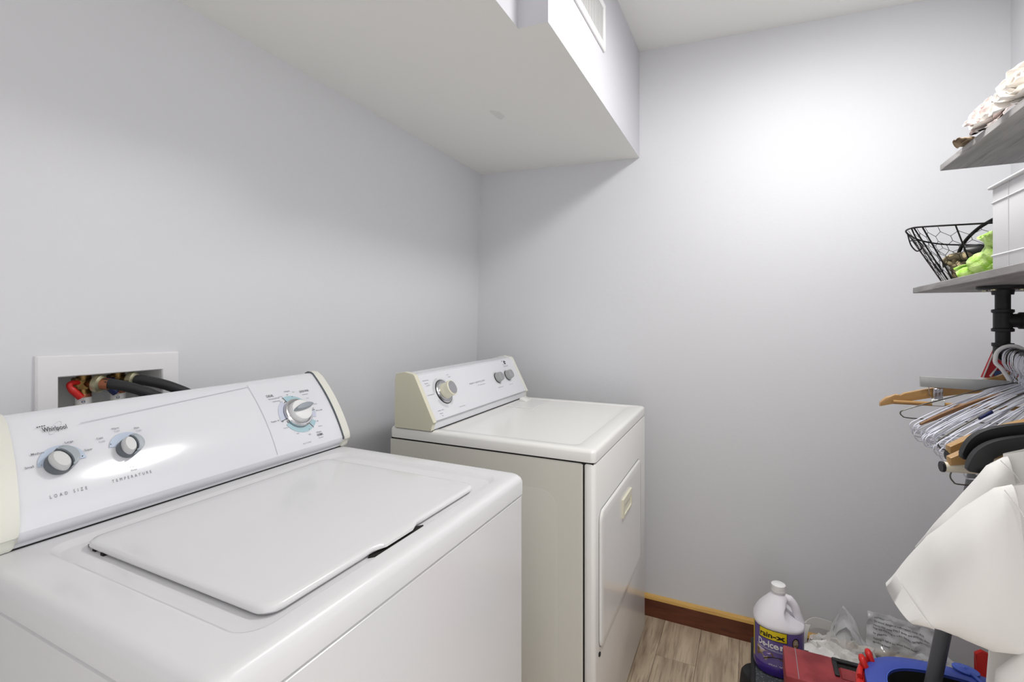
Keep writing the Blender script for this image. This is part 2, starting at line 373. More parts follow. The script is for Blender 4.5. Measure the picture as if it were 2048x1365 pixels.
# ------------------------------------------------------------------ ceiling lamp above the frame, and an unseen second one added as fill
gl = pbr('lamp_glass', (250, 248, 244), 0.4, emit=((1.0, 0.985, 0.96), LAMP_POWER)); gl2 = pbr('fill_lamp_glass', (250, 248, 244), 0.4, emit=((1.0, 0.985, 0.96), FILL_LAMP_POWER))
for lx, ly, g_, lbl in ((1.33, -0.20, gl, 'round flush ceiling lamp above the hanger rod near the far wall'), (0.22, -0.30, gl2, 'unseen round ceiling lamp added as fill, nearer the camera')):
    t = empty('ceiling_lamp', (lx, ly, zc(ly)), lbl, 'lamp', 'round ceiling lamps')
    MB().lathe([(0.163, -0.044), (0.170, -0.046), (0.174, -0.042), (0.176, 0.012)], t.location, n=36, cap=False).build('base', 'white', t)
    MB().lathe([(0.003, -0.060), (0.06, -0.0585), (0.11, -0.0545), (0.145, -0.049), (0.164, -0.043)], t.location, n=36, cap=False).build('glass_dome', g_, t)

# ------------------------------------------------------------------ wall vent on the casing
vy = 0.434
t = empty('air_vent', (1.40, vy, 2.135), 'white metal air register on the duct casing under the ceiling', 'vent')
b = MB()
x0, x1, z0, z1 = 1.205, 1.568, 2.134, 2.286
def vr(i, y_): return [(x0+i, y_, z0+i), (x1-i, y_, z0+i), (x1-i, y_, z1-i), (x0+i, y_, z1-i)]
b.loops([vr(0.0, vy-0.0005), vr(0.0, vy-0.005), vr(0.003, vy-0.008), vr(0.020, vy-0.008), vr(0.022, vy-0.0060), vr(0.022, vy-0.0045)], False, False)
b.build('frame', 'white', t)
MB().box((x0+.02, vy-0.0045, z0+.02), (x1-.02, vy-0.0005, z1-.02)).build('dark_opening', 'dark', t)
NF = 37
for k in range(NF):
    xx = x0+0.026+k*(x1-x0-0.052)/(NF-1)
    b = MB(); b.prism([(xx-0.0019, vy-0.0049), (xx+0.0019, vy-0.0051), (xx+0.0019, vy-0.0048), (xx-0.0019, vy-0.0046)], 2, z0+.021, z1-.021)
    b.build('slat', 'white', t, 0)

# ------------------------------------------------------------------ washing machine
wx0, wx1, wy0, wy1 = 0.277, 0.9645, 0.4395, 1.085
W = empty('washing_machine', (0.62, 0.765, 0), 'white top-loading washing machine with a curved control console', 'washing machine')
b = MB(); L = []
for z, i in ((0.03, 0.0), (0.888, 0.0), (0.8905, 0.003)): L.append(rrect(wx0+.001+i, wx1-.002-i, wy0+.002+i, wy1-i, 0.016, z))
b.loops(L); b.build('cabinet', 'washer', W)
for fx in (wx0+.06, wx1-.06):
    for fy in (wy0+.07, wy1-.07): MB().lathe([(0.02, 0), (0.022, 0.01), (0.012, 0.012), (0.012, 0.032)], (fx, fy, 0), n=12).build('foot', 'rubber', W)
MB().box((wx0+.006, wy0+.008, 0.888), (wx1-.008, wy1-.006, 0.8955)).build('seam', 'dark', W)
b = MB(); L = []
for z, i, r in ((0.8945, 0.003, .016), (0.8945, 0.0, .018), (0.920, 0.0, .018), (0.9285, 0.0025, .02), (0.9335, 0.0075, .022), (0.9350, 0.016, .026)):
    L.append(rrect(wx0+i, wx1-i, wy0+i, wy1-i, r, z))
L.append(rrect(0.337, 0.9185, 0.474, 0.930, 0.035, 0.9350)); L.append(rrect(0.340, 0.9155, 0.477, 0.927, 0.033, 0.9345))
L.append(rrect(0.347, 0.9085, 0.484, 0.920, 0.028, 0.9275)); L.append(rrect(0.350, 0.9055, 0.487, 0.917, 0.025, 0.9270))
b.loops(L, True, True); b.build('deck', 'washer', W, 40)
# lid with a finger scoop at the front
b = MB(); L = []
lx0, lx1, ly0, ly1 = 0.3765, 0.8475, 0.4935, 0.9010
def lidloop(i, z, r, scoop):
    P = rrect(lx0+i, lx1-i, ly0+i, ly1-i, r, z, 5); k = 0; out = []
    a, c = 17, 18       # between the front-left and the front-right corner
    for j, p in enumerate(P):
        out.append(p)
        if j == a:
            for t_ in (0.30, 0.345, 0.37, 0.40, 0.45, 0.50, 0.55, 0.575, 0.60, 0.645, 0.70):
                x = (lx0+.03)+(lx1-lx0-.06)*t_
                s_ = max(0, min(1, (0.125-abs(t_-0.475))/0.05)); s_ = s_*s_*(3-2*s_)
                out.append((x, ly0+i-scoop*0.008*s_, z-0.0*s_))
    return out
for z, i, r, s_ in ((0.9280, 0.010, .018, 0.0), (0.9290, 0.003, .022, .5), (0.9325, 0.0, .024, 1.0), (0.9365, 0.0005, .024, 1), (0.9390, 0.003, .022, .6), (0.9400, 0.009, .018, 0.2), (0.9405, 0.03, .012, 0), (0.9410, 0.09, .005, 0)):
    L.append(lidloop(i, z, r, s_))
b.loops(L); b.build('lid', 'washer', W, 50)
b = MB(); b.prism([(0.540, 0.4935), (0.556, 0.4805), (0.585, 0.476), (0.630, 0.4745), (0.652, 0.477), (0.664, 0.488), (0.650, 0.4985), (0.560, 0.503)], 2, 0.9262, 0.9290)
b.build('slot_shade', 'dark', W)  # near-black block painting in the shade of a slot under the lid edge
for q in ((0.3815, 0.872, 0.0), (0.3795, 0.845, .0), (0.3855, 0.893, 0.0)):
    MB().box((q[0]-.003, q[1]-.004, 0.9268), (q[0]+.004, q[1]+.004, 0.9310)).build('lid_gap_block', 'dark', W)  # small dark blocks under the lid's back-left edge
# console
P0, PC, P2 = (0.946, 0.962), (0.984, 1.0514), (1.055, 1.118)
ARC = bez(P0, PC, P2, 24); acc = [0]
for p, q in zip(ARC, ARC[1:]): acc.append(acc[-1]+math.dist(p, q))
def wp(x, s, off=0.0006):
    """point on the washer console at x, s metres up its curved face"""
    s = s*acc[-1]/0.1905; s = max(0, min(acc[-1]-1e-6, s)); i = 0
    while acc[i+1] < s: i += 1
    t = (s-acc[i])/(acc[i+1]-acc[i]); p = ARC[i]; q = ARC[i+1]
    y = p[0]+(q[0]-p[0])*t; z = p[1]+(q[1]-p[1])*t
    tt = (i+t)/24; dy = 2*(1-tt)*(PC[0]-P0[0])+2*tt*(P2[0]-PC[0]); dz = 2*(1-tt)*(PC[1]-P0[1])+2*tt*(P2[1]-PC[1]); l = math.hypot(dy, dz)
    return Vector((x, y-dz/l*off, z+dy/l*off))
def wn(x, s): return (wp(x, s, 1.0)-wp(x, s, 0.0)).normalized()
prof = [(0.960, 0.9365), (0.960, 0.9415), (0.957, 0.9445), (0.9505, 0.9500), (0.9470, 0.956)]+ARC+[(1.064, 1.1215), (1.075, 1.1205), (1.083, 1.112), (1.085, 1.10), (1.085, 0.9365)]
def lean(mb):          # the left end of the console leans a little
    for v in mb.bm.verts:
        if v.co.x < 0.4: v.co.x += 0.022*(v.co.z-0.945)/0.17; v.co.z -= 0.005*max(0, v.co.z-0.96)/0.16
b = MB(); b.prism(prof, 0, 0.317, 0.9465); lean(b); b.build('control_panel', 'panelw', W, 30)
capp = [(0.956, 0.9362), (0.9515, 0.9415), (0.9505, 0.953), (0.9425, 0.957), (0.9415, 0.9615)]+bez((0.9415, 0.9615), (0.979, 1.054), (1.052, 1.1205), 16)[1:]+[(1.060, 1.1245), (1.072, 1.1255), (1.083, 1.121), (1.089, 1.11), (1.090, 1.09), (1.090, 0.9362)]
for a, c in ((0.262, 0.3195), (0.9445, 0.9665)):
    b = MB(); b.prism(capp, 0, a, c, 0.004); lean(b); b.build('end_cap', 'cream', W, 40)
b = MB(); b.prism([(y_+0.0006, z_) for y_, z_ in capp[3:-3]]+[(1.0, 0.97)], 0, 0.9425, 0.9447); b.build('cap_seam', 'knobd', W, 0)
MB().box((0.30, 0.958, 0.9352), (0.964, 1.08, 0.9372)).build('console_gap', 'dark', W, 0)
# printing on the console
b = MB()
put_text(b, 'Whirlpool', 0.377, 0.4085, 0.1475, 0.0088, wp, bold=0.012)
for x_, s_ in ((0.3715, 0.1585), (0.3745, 0.159), (0.3775, 0.1592), (0.3805, 0.1592)): line2d(b, x_, s_-.0003, x_+0.0022, s_+0.0002, 0.0016, wp, 1)
put_text(b, 'CASUAL', 0.7795, 0.7985, 0.142, 0.0062, wp, space=1.0, bold=0.012)
put_text(b, 'QUICK WASH', 0.872, 0.900, 0.140, 0.0058, wp, bold=0.012)
put_text(b, 'NORMAL', 0.868, 0.886, 0.0195, 0.0056, wp, bold=0.012)
for d in (113, 193, 303, 0): 
    t_ = math.radians(d); line2d(b, 0.838+0.036*math.cos(t_), 0.087+0.036*math.sin(t_), 0.838+0.052*math.cos(t_), 0.087+0.052*math.sin(t_), 0.0013, wp, 1)
for d in (120, 205, 332, 10): arc2d(b, 0.838, 0.087, 0.0385, 0.0402, d-4, d+4, wp, 4)
for x_, s_ in ((0.3625, 0.0915), (0.4145, 0.0925), (0.4570, 0.1030)): arc2d(b, x_, s_, 0.0, 0.0011, 0, 360, wp, 8)
for x_, s_ in ((0.845, 0.133), (0.852, 0.042)): arc2d(b, x_, s_, 0.0, 0.0011, 0, 360, wp, 8)
b.build('black_lettering', 'ink', W, 0)
b = MB()
put_text(b, 'LOAD SIZE', 0.3625, 0.4090, 0.0365, 0.0052, wp, space=2.2)
put_text(b, 'TEMPERATURE', 0.4435, 0.5030, 0.0360, 0.0050, wp, space=2.0)
for t_, a, c, s_ in (('Small', .343, .3535, .0905), ('Medium', .3545, .370, .1105), ('Large', .3985, .4095, .1205), ('Super', .4195, .4305, .100), ('Cold', .4405, .4495, .1165), ('Warm', .466, .4775, .130), ('Hot', .4995, .5075, .1235), ('Wash', .4725, .4815, .0535)):
    put_text(b, t_, a, c, s_, 0.0036, wp, bold=0.006)
for t_, a, c, s_ in (('Permanent Press', .7815, .810, .1345), ('16 Regular', .831, .8475, .1485), ('4 Pre-soak', .891, .9115, .0815), ('Regular 10', .762, .7825, .0775), ('10 Regular', .868, .8835, .0275), ('Off', .832, .837, .1385), ('Off', .884, .889, .089), ('Off', .7875, .7925, .0725), ('Off', .881, .886, .0545)):
    put_text(b, t_, a, c, s_, 0.0034, wp, bold=0.004)
b.build('grey_lettering', 'knobd', W, 0)
b = MB()
for t_, a, c, s_ in (('Cold', .442, .4505, .110), ('Cold', .4685, .4765, .1245), ('Cold', .501, .509, .1175), ('Rinse', .474, .4825, .0475), ('PULL TO START', .822, .846, .0095), ('Light', .852, .859, .144), ('Heavy', .882, .889, .120), ('Medium', .893, .904, .100), ('Rinse', .806, .813, .123), ('Cool Down', .808, .821, .137), ('Final Spin', .786, .799, .0565), ('Heavy', .814, .821, .037), ('Light', .845, .852, .028), ('30 Heavy', .880, .892, .041)):
    put_text(b, t_, a, c, s_, 0.0032, wp)
for x_, s_, wd in ((0.788, 0.128, .02), (0.875, 0.133, .018), (0.869, .0145, .015)): line2d(b, x_, s_, x_+wd, s_, 0.0012, wp, 1)
b.build('pale_lettering', 'inkl', W, 0)
b = MB(); line2d(b, 0.4275, 0.1535, 0.7505, 0.1785, 0.0011, wp, 30); b.build('border_line', 'inkll', W, 0)
b = MB(); line2d(b, 0.7505, 0.184, 0.7505, 0.004, 0.0011, wp, 40); b.build('border_line', 'inkll', W, 0)
b = MB()      # thin ellipse of the logo
arcN = 40; V = []
for i in range(arcN):
    t_ = 2*PI*i/arcN
    for k in (1.0, 0.955):
        a = 0.0135*k*math.cos(t_); c = 0.0042*k*math.sin(t_); r_ = math.radians(42); V.append(wp(0.3935+a*math.cos(r_)-c*math.sin(r_), 0.152+(a*math.sin(r_)+c*math.cos(r_))*1.2))
b.raw(V, [(2*i, 2*i+1, (2*i+3) % (2*arcN), (2*i+2) % (2*arcN)) for i in range(arcN)]); b.build('logo_ring', 'inkl', W, 0)
b = MB()
arc2d(b, 0.3885, 0.0880, 0.017, 0.0310, 2, 178, wp, 24)
arc2d(b, 0.4815, 0.0920, 0.015, 0.0285, 28, 168, wp, 24)
b.build('blue_scale', 'blue', W, 0)
b = MB(); arc2d(b, 0.838, 0.087, 0.037, 0.051, 112, 8, wp, 20, 0.041); arc2d(b, 0.838, 0.087, 0.037, 0.047, 208, 300, wp, 20, .051); arc2d(b, 0.838, 0.087, 0.037, 0.051, 305, 325, wp, 6)
b.build('teal_scale', 'teal', W, 0)
b = MB(); arc2d(b, 0.838, 0.087, 0.037, 0.0465, 126, 192, wp, 16, .052); arc2d(b, 0.838, 0.087, 0.037, 0.051, 337, 358, wp, 6)
b.build('lavender_scale', 'lav', W, 0)
def frame_at(x, s):
    n = wn(x, s); ux = Vector((1, 0, 0)); vy_ = n.cross(ux).normalized(); o = wp(x, s, 0.0)
    return Matrix((( ux.x, vy_.x, n.x, o.x), (ux.y, vy_.y, n.y, o.y), (ux.z, vy_.z, n.z, o.z), (0, 0, 0, 1)))
def half_knob(x, s, r, ang):
    F = frame_at(x, s) @ Matrix.Rotation(math.radians(ang), 4, 'Z')
    k = MB(); k.lathe([(r*1.0, 0.0), (r*1.0, 0.010), (r*0.97, 0.012), (r*0.4, 0.012)], (0, 0, 0), n=32); k.bm.transform(F); kn = k.build('knob', 'knobd', W)
    # pale domed half
    k = MB(); L = []
    for h, q in ((0.010, 0.93), (0.018, 0.90), (0.0225, 0.84), (0.0245, 0.72)):
        L.append([(r*q*0.62*math.cos(t)-r*0.22, r*q*math.sin(t), h) for t in [2*PI*j/28 for j in range(28)]])
    k.loops(L); k.bm.transform(F); k.build('face', 'knobl', kn)
    # curved grip blade
    k = MB(); A = []
    out = [(r*1.0*math.cos(t), r*1.02*math.sin(t)) for t in [math.radians(-72+144*j/18) for j in range(19)]]
    inn = [(r*0.62*math.cos(t)-r*0.18+r*0.02, r*0.97*math.sin(t)) for t in [math.radians(78-156*j/18) for j in range(19)]]
    k.prism(out+inn, 2, 0.006, 0.0255, 0.0012); k.bm.transform(F); k.build('grip', 'knobg', kn)
half_knob(0.3830, 0.0885, 0.0188, 24)
half_knob(0.4780, 0.0885, 0.0168, 2)
F = frame_at(0.838, 0.087)
k = MB(); k.lathe([(0.0365, 0), (0.0365, 0.006), (0.0345, 0.0085), (0.031, 0.009), (0.029, 0.005), (0.02, 0.005)], (0, 0, 0), n=40); k.bm.transform(F); kn = k.build('timer_dial', 'chrome', W)
k = MB(); k.lathe([(0.0275, 0.005), (0.0270, 0.015), (0.0255, 0.021), (0.021, 0.0235), (0.01, 0.0245)], (0, 0, 0), n=36); k.bm.transform(F); k.build('cap', 'white', kn)
k = MB(); L = []
for h, q in ((0.020, 1.0), (0.030, 0.98), (0.034, 0.93), (0.0355, 0.8)):
    L.append([(0.0265*q*math.cos(t), 0.0092*q*math.sin(t)*(1.0 if math.sin(t) > 0 else 0.55), h) for t in [2*PI*j/32 for j in range(32)]])
k.loops(L); k.bm.transform(F @ Matrix.Translation((0.001, 0.002, 0)) @ Matrix.Rotation(math.radians(6), 4, 'Z')); k.build('grip', 'knobg', kn)

# ------------------------------------------------------------------ tumble dryer
dx0, dx1, dy0, dy1 = 1.254, 1.981, 0.3755, 1.055
D = empty('tumble_dryer', (1.62, 0.72, 0), 'ivory white front-loading tumble dryer in the corner with cream console ends', 'tumble dryer')
b = MB(); L = []
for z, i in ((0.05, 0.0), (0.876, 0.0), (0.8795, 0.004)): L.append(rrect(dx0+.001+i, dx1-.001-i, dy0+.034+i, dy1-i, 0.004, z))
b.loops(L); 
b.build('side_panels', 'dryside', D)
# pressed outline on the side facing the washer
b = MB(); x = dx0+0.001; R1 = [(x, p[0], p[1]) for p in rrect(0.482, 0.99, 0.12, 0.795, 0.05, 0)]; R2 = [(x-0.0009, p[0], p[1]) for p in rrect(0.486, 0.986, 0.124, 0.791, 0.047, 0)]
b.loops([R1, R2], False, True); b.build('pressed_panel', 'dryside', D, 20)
b = MB(); L = []        # front shell with rounded vertical edges
for z, i in ((0.045, 0.002), (0.05, 0.0), (0.874, 0.0), (0.879, 0.0025), (0.8805, 0.006)): L.append(rrect(dx0+i, dx1-i, dy0+i, dy0+0.0325, 0.012, z))
b.loops(L); b.build('front_panel', 'dryer', D)
MB().box((dx0+.004, dy0+.030, 0.06), (dx1-.004, dy0+.037, 0.876)).build('panel_seam', 'dark', D, 0)
MB().box((dx0+.05, dy0+.06, 0.0), (dx1-.05, dy1-.05, 0.052)).build('plinth', 'dark', D, 0)
for fx in (dx0+.05, dx1-.05):
    for fy in (dy0+.06, dy1-.06): MB().lathe([(0.018, 0), (0.02, 0.01), (0.01, 0.014), (0.01, 0.05)], (fx, fy, 0), n=12).build('foot', 'rubber', D)
MB().box((dx0+.004, dy0+.006, 0.876), (dx1-.004, dy1-.004, 0.8855)).build('seam', 'dark', D, 0)
b = MB(); L = []
for z, i, r in ((0.8842, 0.004, .012), (0.8842, 0.0, .014), (0.9075, 0.0, .014), (0.913, 0.0022, .015), (0.9165, 0.007, .018), (0.9172, 0.014, .02)): L.append(rrect(dx0+i, dx1-i, dy0+i, dy1, r, z))
L.append(rrect(1.292, 1.944, 0.43, 1.0, .03, 0.9172)); L.append(rrect(1.296, 1.940, 0.434, 0.996, .028, 0.9155)); L.append(rrect(1.30, 1.936, 0.438, 0.992, .025, 0.9152))
b.loops(L); b.build('top', 'dryer', D, 40)
# lint screen flap in the top
b = MB(); b.box((1.735, 0.752, 0.9150), (1.925, 0.872, 0.9178), 0.0012, 1); lf = b.build('lint_screen_door', 'dryer', D)
b = MB(); b.prism([(0.838, 0.9178), (0.868, 0.9178), (0.868, 0.931), (0.862, 0.9318)], 0, 1.855, 1.912, 0.001); b.build('finger_pull', 'dryer', lf)
# door, a little proud, with its groove and the recessed pull
gx0, gx1, gz0, gz1 = 1.292, 1.860, 0.366, 0.742
def drr(i, y_): return [(p[0], y_, p[1]) for p in rrect(gx0+i, gx1-i, gz0+i, gz1-i, 0.03-i, 0)]
hx0, hx1, hz0, hz1 = 1.534, 1.662, 0.636, 0.694
b = MB(); b.loops([drr(-0.002, dy0-0.0002), drr(-0.002, dy0-0.0008)]); b.build('door_gap', 'knobd', D, 0)
b = MB(); b.loops([drr(0.0, dy0-0.0006), drr(0.0, dy0-0.0035), drr(0.003, dy0-0.0065), drr(0.006, dy0-0.0075), drr(0.029, dy0-0.0077)], True, True); door = b.build('door', 'dryer', D, 40)
b = MB()
yy = dy0-0.0077; fr = [(hx0, hz0), (hx1, hz0), (hx1, hz1), (hx0, hz1)]; ins = [(hx0+.012, hz0+.008), (hx1-.012, hz0+.008), (hx1-.012, hz1-.02), (hx0+.012, hz1-.02)]
V = [(p[0], yy, p[1]) for p in fr]+[(p[0], yy-0.006, p[1]) for p in fr]+[(p[0], yy-0.0065, p[1]) for p in ins]+[(ins[0][0]+.002, yy-0.0035, ins[0][1]+.001), (ins[1][0]-.002, yy-0.0035, ins[1][1]+.001), (ins[2][0]-.006, yy-.0004, ins[2][1]-.003), (ins[3][0]+.006, yy-.0004, ins[3][1]-.003)]
b.raw(V, [(i, (i+1) % 4, (i+1) % 4+4, i+4) for i in range(4)]+[(i+4, (i+1) % 4+4, (i+1) % 4+8, i+8) for i in range(4)]+[(i+8, (i+1) % 4+8, (i+1) % 4+12, i+12) for i in range(4)]+[(12, 13, 14, 15)])
b.build('door_pull', 'creamd', door, 0, label='cream plastic pull')
MB().box((1.288, dy0-0.004, 0.352), (1.298, dy0, 0.362), 0.001, 1).build('hinge_plug', 'dark', D, 0)
# console
dprof = [(0.894, 0.917), (0.8915, 0.9385), (0.8885, 0.9415), (0.884, 0.944), (0.957, 1.0865), (0.963, 1.091), (0.996, 1.0965), (1.028, 1.090), (1.034, 1.07), (1.034, 0.917)]
dprofm = [(0.8955, 0.917), (0.8930, 0.9385), (0.8905, 0.9415), (0.8875, 0.9445), (0.958, 1.084), (0.965, 1.0885), (0.996, 1.0925), (1.02, 1.086), (1.02, 0.917)]
b = MB(); b.prism(dprofm, 0, 1.268, 1.966); b.build('control_panel', 'panelw', D, 20)
for a, c in ((1.252, 1.2695), (1.9645, 1.982)):
    b = MB(); b.prism(dprof, 0, a, c, 0.0015); b.build('end_cap', 'creamd' if a < 1.5 else 'cream', D, 20)
MB().box((1.256, 0.893, 0.9165), (1.978, 1.03, 0.9183)).build('console_gap', 'dark', D, 0)
dd = Vector((0, 0.958-0.8875, 1.084-0.9445)); dlen = dd.length; dd.normalize(); dn = Vector((0, -dd.z, dd.y))
def dp(x, s, off=0.0005): return Vector((x, 0.8875, 0.9445))+dd*s+dn*off+Vector((x-x, 0, 0))
b = MB(); line2d(b, 1.268, 0.001, 1.966, 0.001, 0.0016, dp, 1); b.build('panel_groove', 'inkl', D, 0)
b = MB()
for a0, a1, r1, r1b in ((100, 176, .052, .056), (45, 92, .050, .046), (205, 262, .056, .056), (284, 318, .052, .05)): arc2d(b, 1.372, 0.086, 0.040, r1, a0, a1, dp, 12, r1b)
for x_ in (1.765, 1.858): arc2d(b, x_, 0.087, 0.0, 0.027, 0, 360, dp, 24)
b.build('grey_scale', 'greyink', D, 0)
b = MB()
for t_, a, c, s_ in (('timed dry', 1.284, 1.316, .134), ('heavy', 1.289, 1.309, .124), ('normal', 1.292, 1.312, .116), ('permanent press', 1.282, 1.318, .085), ('auto dry', 1.300, 1.334, .028), ('less', 1.306, 1.322, .018), ('dry', 1.311, 1.320, .010), ('air', 1.425, 1.441, .139), ('fluff', 1.431, 1.446, .130), ('turn to start', 1.425, 1.462, .020), ('temperature', 1.742, 1.785, .046), ('push to start', 1.842, 1.876, .046), ('5 cycles', 1.60, 1.655, .076)):
    put_text(b, t_, a, c, s_, 0.0042, dp)
put_text(b, 'super capacity plus', 1.545, 1.662, 0.088, 0.0075, dp)
put_text(b, 'ESTATE', 1.863, 1.902, 0.125, 0.006, dp)
b.build('grey_lettering', 'inkl', D, 0)
b = MB(); arc2d(b, 1.884, 0.1455, 0.0035, 0.0075, 40, 330, dp, 16, 0.010); line2d(b, 1.878, 0.1455, 1.896, 0.148, 0.003, dp, 1); line2d(b, 1.862, 0.152, 1.868, 0.152, 0.004, dp, 1); line2d(b, 1.862, 0.137, 1.866, 0.137, 0.003, dp, 1); b.build('logo', 'ink', D, 0)
def at_panel(x, s): return dp(x, s, 0.0)
def dial(x, s, parts):
    o = at_panel(x, s); root = None
    for nm, m, prof_ in parts:
        q = MB(); q.lathe(prof_, o, dn, n=32); q = q.build(nm, m, D if root is None else root, 40)
        if root is None: root = q
dial(1.372, 0.086, (('timer_dial', 'chrome', [(0.040, 0.0), (0.040, 0.003), (0.036, 0.006), (0.024, 0.008)]), ('knob', 'creamd', [(0.0275, 0.006), (0.026, 0.018), (0.0245, 0.022), (0.026, 0.030), (0.0255, 0.038), (0.0225, 0.040), (0.0218, 0.0385)]), ('metal_inlay', 'brush', [(0.0216, 0.0375), (0.0216, 0.0398), (0.001, 0.0394)]), ('dark_ring', 'blackp', [(0.0425, 0.0005), (0.0425, 0.0018), (0.039, 0.002)])))
for x_ in (1.765, 1.858):
    dial(x_, 0.087, (('knob', 'silver', [(0.019, 0.002), (0.0205, 0.004), (0.0185, 0.020), (0.0175, 0.024), (0.0145, 0.025), (0.014, 0.023)]), ('metal_inlay', 'chrome', [(0.0138, 0.022), (0.0138, 0.0246), (0.001, 0.0240)]), ('dark_ring', 'blackp', [(0.0215, 0.0006), (0.0215, 0.003), (0.018, 0.003)])))

D.rotation_euler.z = math.radians(0.7)

# ------------------------------------------------------------------ washer supply box in the left wall
yw = 1.2315
B = empty('supply_box', (0.567, yw, 1.0), 'white plastic washer supply box set into the left wall above the console', 'supply box')
b = MB()
fx0, fx1, fz0, fz1 = 0.4395, 0.700, 0.955, 1.198
outl = lambda i, y_: [(fx0+i, y_, fz0+i), (fx1-i, y_, fz0+i), (fx1-i, y_, fz1-0.008-i), (fx0+i, y_, fz1-i)]
inn = lambda i, y_: [(vx0+.004-i, y_, vz0+.004-i), (vx1-.002+i, y_, vz0+.004-i), (vx1-.002+i, y_, vz1-.004+i), (vx0+.004-i, y_, vz1-.001+i)]
b.loops([outl(0, yw+0.004), outl(0, yw-0.006), outl(0.003, yw-0.009), inn(0.002, yw-0.009), inn(0, yw-0.006), inn(0, yw+0.02)], False, False)
b.build('frame', 'frame', B, 30)
b = MB(); b.loops([inn(0, yw+0.004), inn(-0.008, yw+0.085)], False, True); b.build('box_liner', 'box', B, 0)
MB().box((0.455, yw-0.0002, 1.1985), (0.52, yw+0.001, 1.1992)).bm.free()
def valve(x, lev, lx):
    yv = yw+0.030
    v = MB(); v.tube([(x, yv, 1.154), (x, yv, 1.128)], 0.013, 12); v.tube([(x, yv, 1.140), (x, yv, 1.122)], 0.0165, 6); v.tube([(x, yv, 1.122), (x, yv, 1.112)], [0.012, 0.0135], 12)
    v.tube([(x, yv, 1.133), (x+0.012, yv-0.022, 1.133)], 0.0115, 10); v.box((x-0.019, yv-0.008, 1.126), (x-0.009, yv+0.008, 1.146), 0.002, 1)
    vo = v.build('valve', 'brass', B, 40)
    k = MB(); k.lathe([(0.0145, 0), (0.0185, 0.002), (0.0185, 0.012), (0.014, 0.015)], (x+0.011, yv-0.020, 1.133), (0.5, -0.8, -0.12), n=18); k.build('coupling', 'zinc', vo, 40)
    k = MB(); k.tube(spline([(x-0.010, yv-0.006, 1.136), (x-0.026, yv-0.012, 1.137), (x-0.028, yv-0.014, 1.128), (x-0.012, yv-0.018, 1.106)], 5), [0.005]*6+[0.0055]*5+[0.007]*5, 8); k.build('lever', lev, vo, 60)
    k = MB(); k.tube([(x, yv, 1.116), (x, yv, 1.111), (x, yv, 1.105), (x, yv, 0.985)], [0.0115, 0.013, 0.0135, 0.0135], 16); ar = k.build('arrestor', 'copper', vo, 40)
    k = MB(); k.tube([(x, yv, 1.1045), (x, yv, 1.0)], 0.0139, 16, caps=False); lb = k.build('label', 'paper', vo, 40)
    k = MB()
    fl_ = lambda a, c: (x+0.01405*math.sin(a/0.014), yv-0.01405*math.cos(a/0.014), c)
    arc2d(k, -0.006, 1.096, 0.0024, 0.0032, 0, 360, fl_, 16); line2d(k, -0.0085, 1.096, -0.0035, 1.096, 0.0012, fl_, 2)
    for q in range(4): line2d(k, -0.009, 1.090-q*.003, 0.008-0.002*(q % 2), 1.090-q*.003, 0.0006, fl_, 4)
    k.build('label_print', 'navy', vo, 0)
valve(0.530, 'red', 1); valve(0.592, 'navy', 1)
def hose(x, label, end):
    yv = yw+0.030
    h = MB(); pts = spline([(x+0.017, yv-0.030, 1.1320), (x+0.032, yv-0.048, 1.1300), (x+0.070, yv-0.075, 1.113), (x+0.112, yv-0.098, 1.080), (x+0.130, yv-0.112, 1.02), (x+0.13, yv-0.116, 0.80), (x+0.10, yv-0.12, 0.5)], 6)
    h.tube(pts, 0.0112, 12); return h
for x, nm in ((0.530, 'black rubber hose from the red-lever valve to the washer back'), (0.592, 'black rubber hose from the blue-lever valve on the right')):
    e = MB(); o = hose(x, nm, 0).build('water_hose', 'rubber', None, 40); tag(o, nm, 'hose', 'hoses in the supply box')
    if x < 0.56:
        yv = yw+0.030
        k = MB(); k.tube([(x+0.016, yv-0.029, 1.1322), (x+0.027, yv-0.042, 1.1308)], 0.0125, 10); k.build('ferrule', 'copper', o, 40)

# ------------------------------------------------------------------ shelves on the right wall
def board(name, x1_, yf, zb, th, tilt, label):
    b = MB(); x0_ = 0.46
    V = []
    for x, y in ((x0_, yf), (x1_, yf), (x1_, YR+0.001), (x0_, YR+0.001)):
        V.append((x, y, zb+(x1_-x)*tilt))
    V += [(v[0], v[1], v[2]+th) for v in V]
    bm_ = bmesh.new(); L = [bm_.verts.new(v) for v in V]
    for f in ((3, 2, 1, 0), (4, 5, 6, 7), (0, 1, 5, 4), (1, 2, 6, 5), (2, 3, 7, 6), (3, 0, 4, 7)): bm_.faces.new([L[i] for i in f])
    bmesh.ops.bevel(bm_, geom=bm_.edges[:], offset=0.0012, segments=1, affect='EDGES'); b._in(bm_)
    o = b.build(name, 'shelf', None, 0); tag(o, label, 'shelf', 'wall shelves'); return o
SL = 0.018
board('wall_shelf', 1.744, -0.41, 1.3385, 0.0155, SL, 'lower grey weathered wood shelf carrying the wire basket')
board('wall_shelf', 1.744, -0.47, 1.677, 0.0165, 0.0, 'upper grey weathered wood shelf carrying the white flowers')
zl = lambda x: 1.354+(1.744-x)*SL       # top of the lower shelf
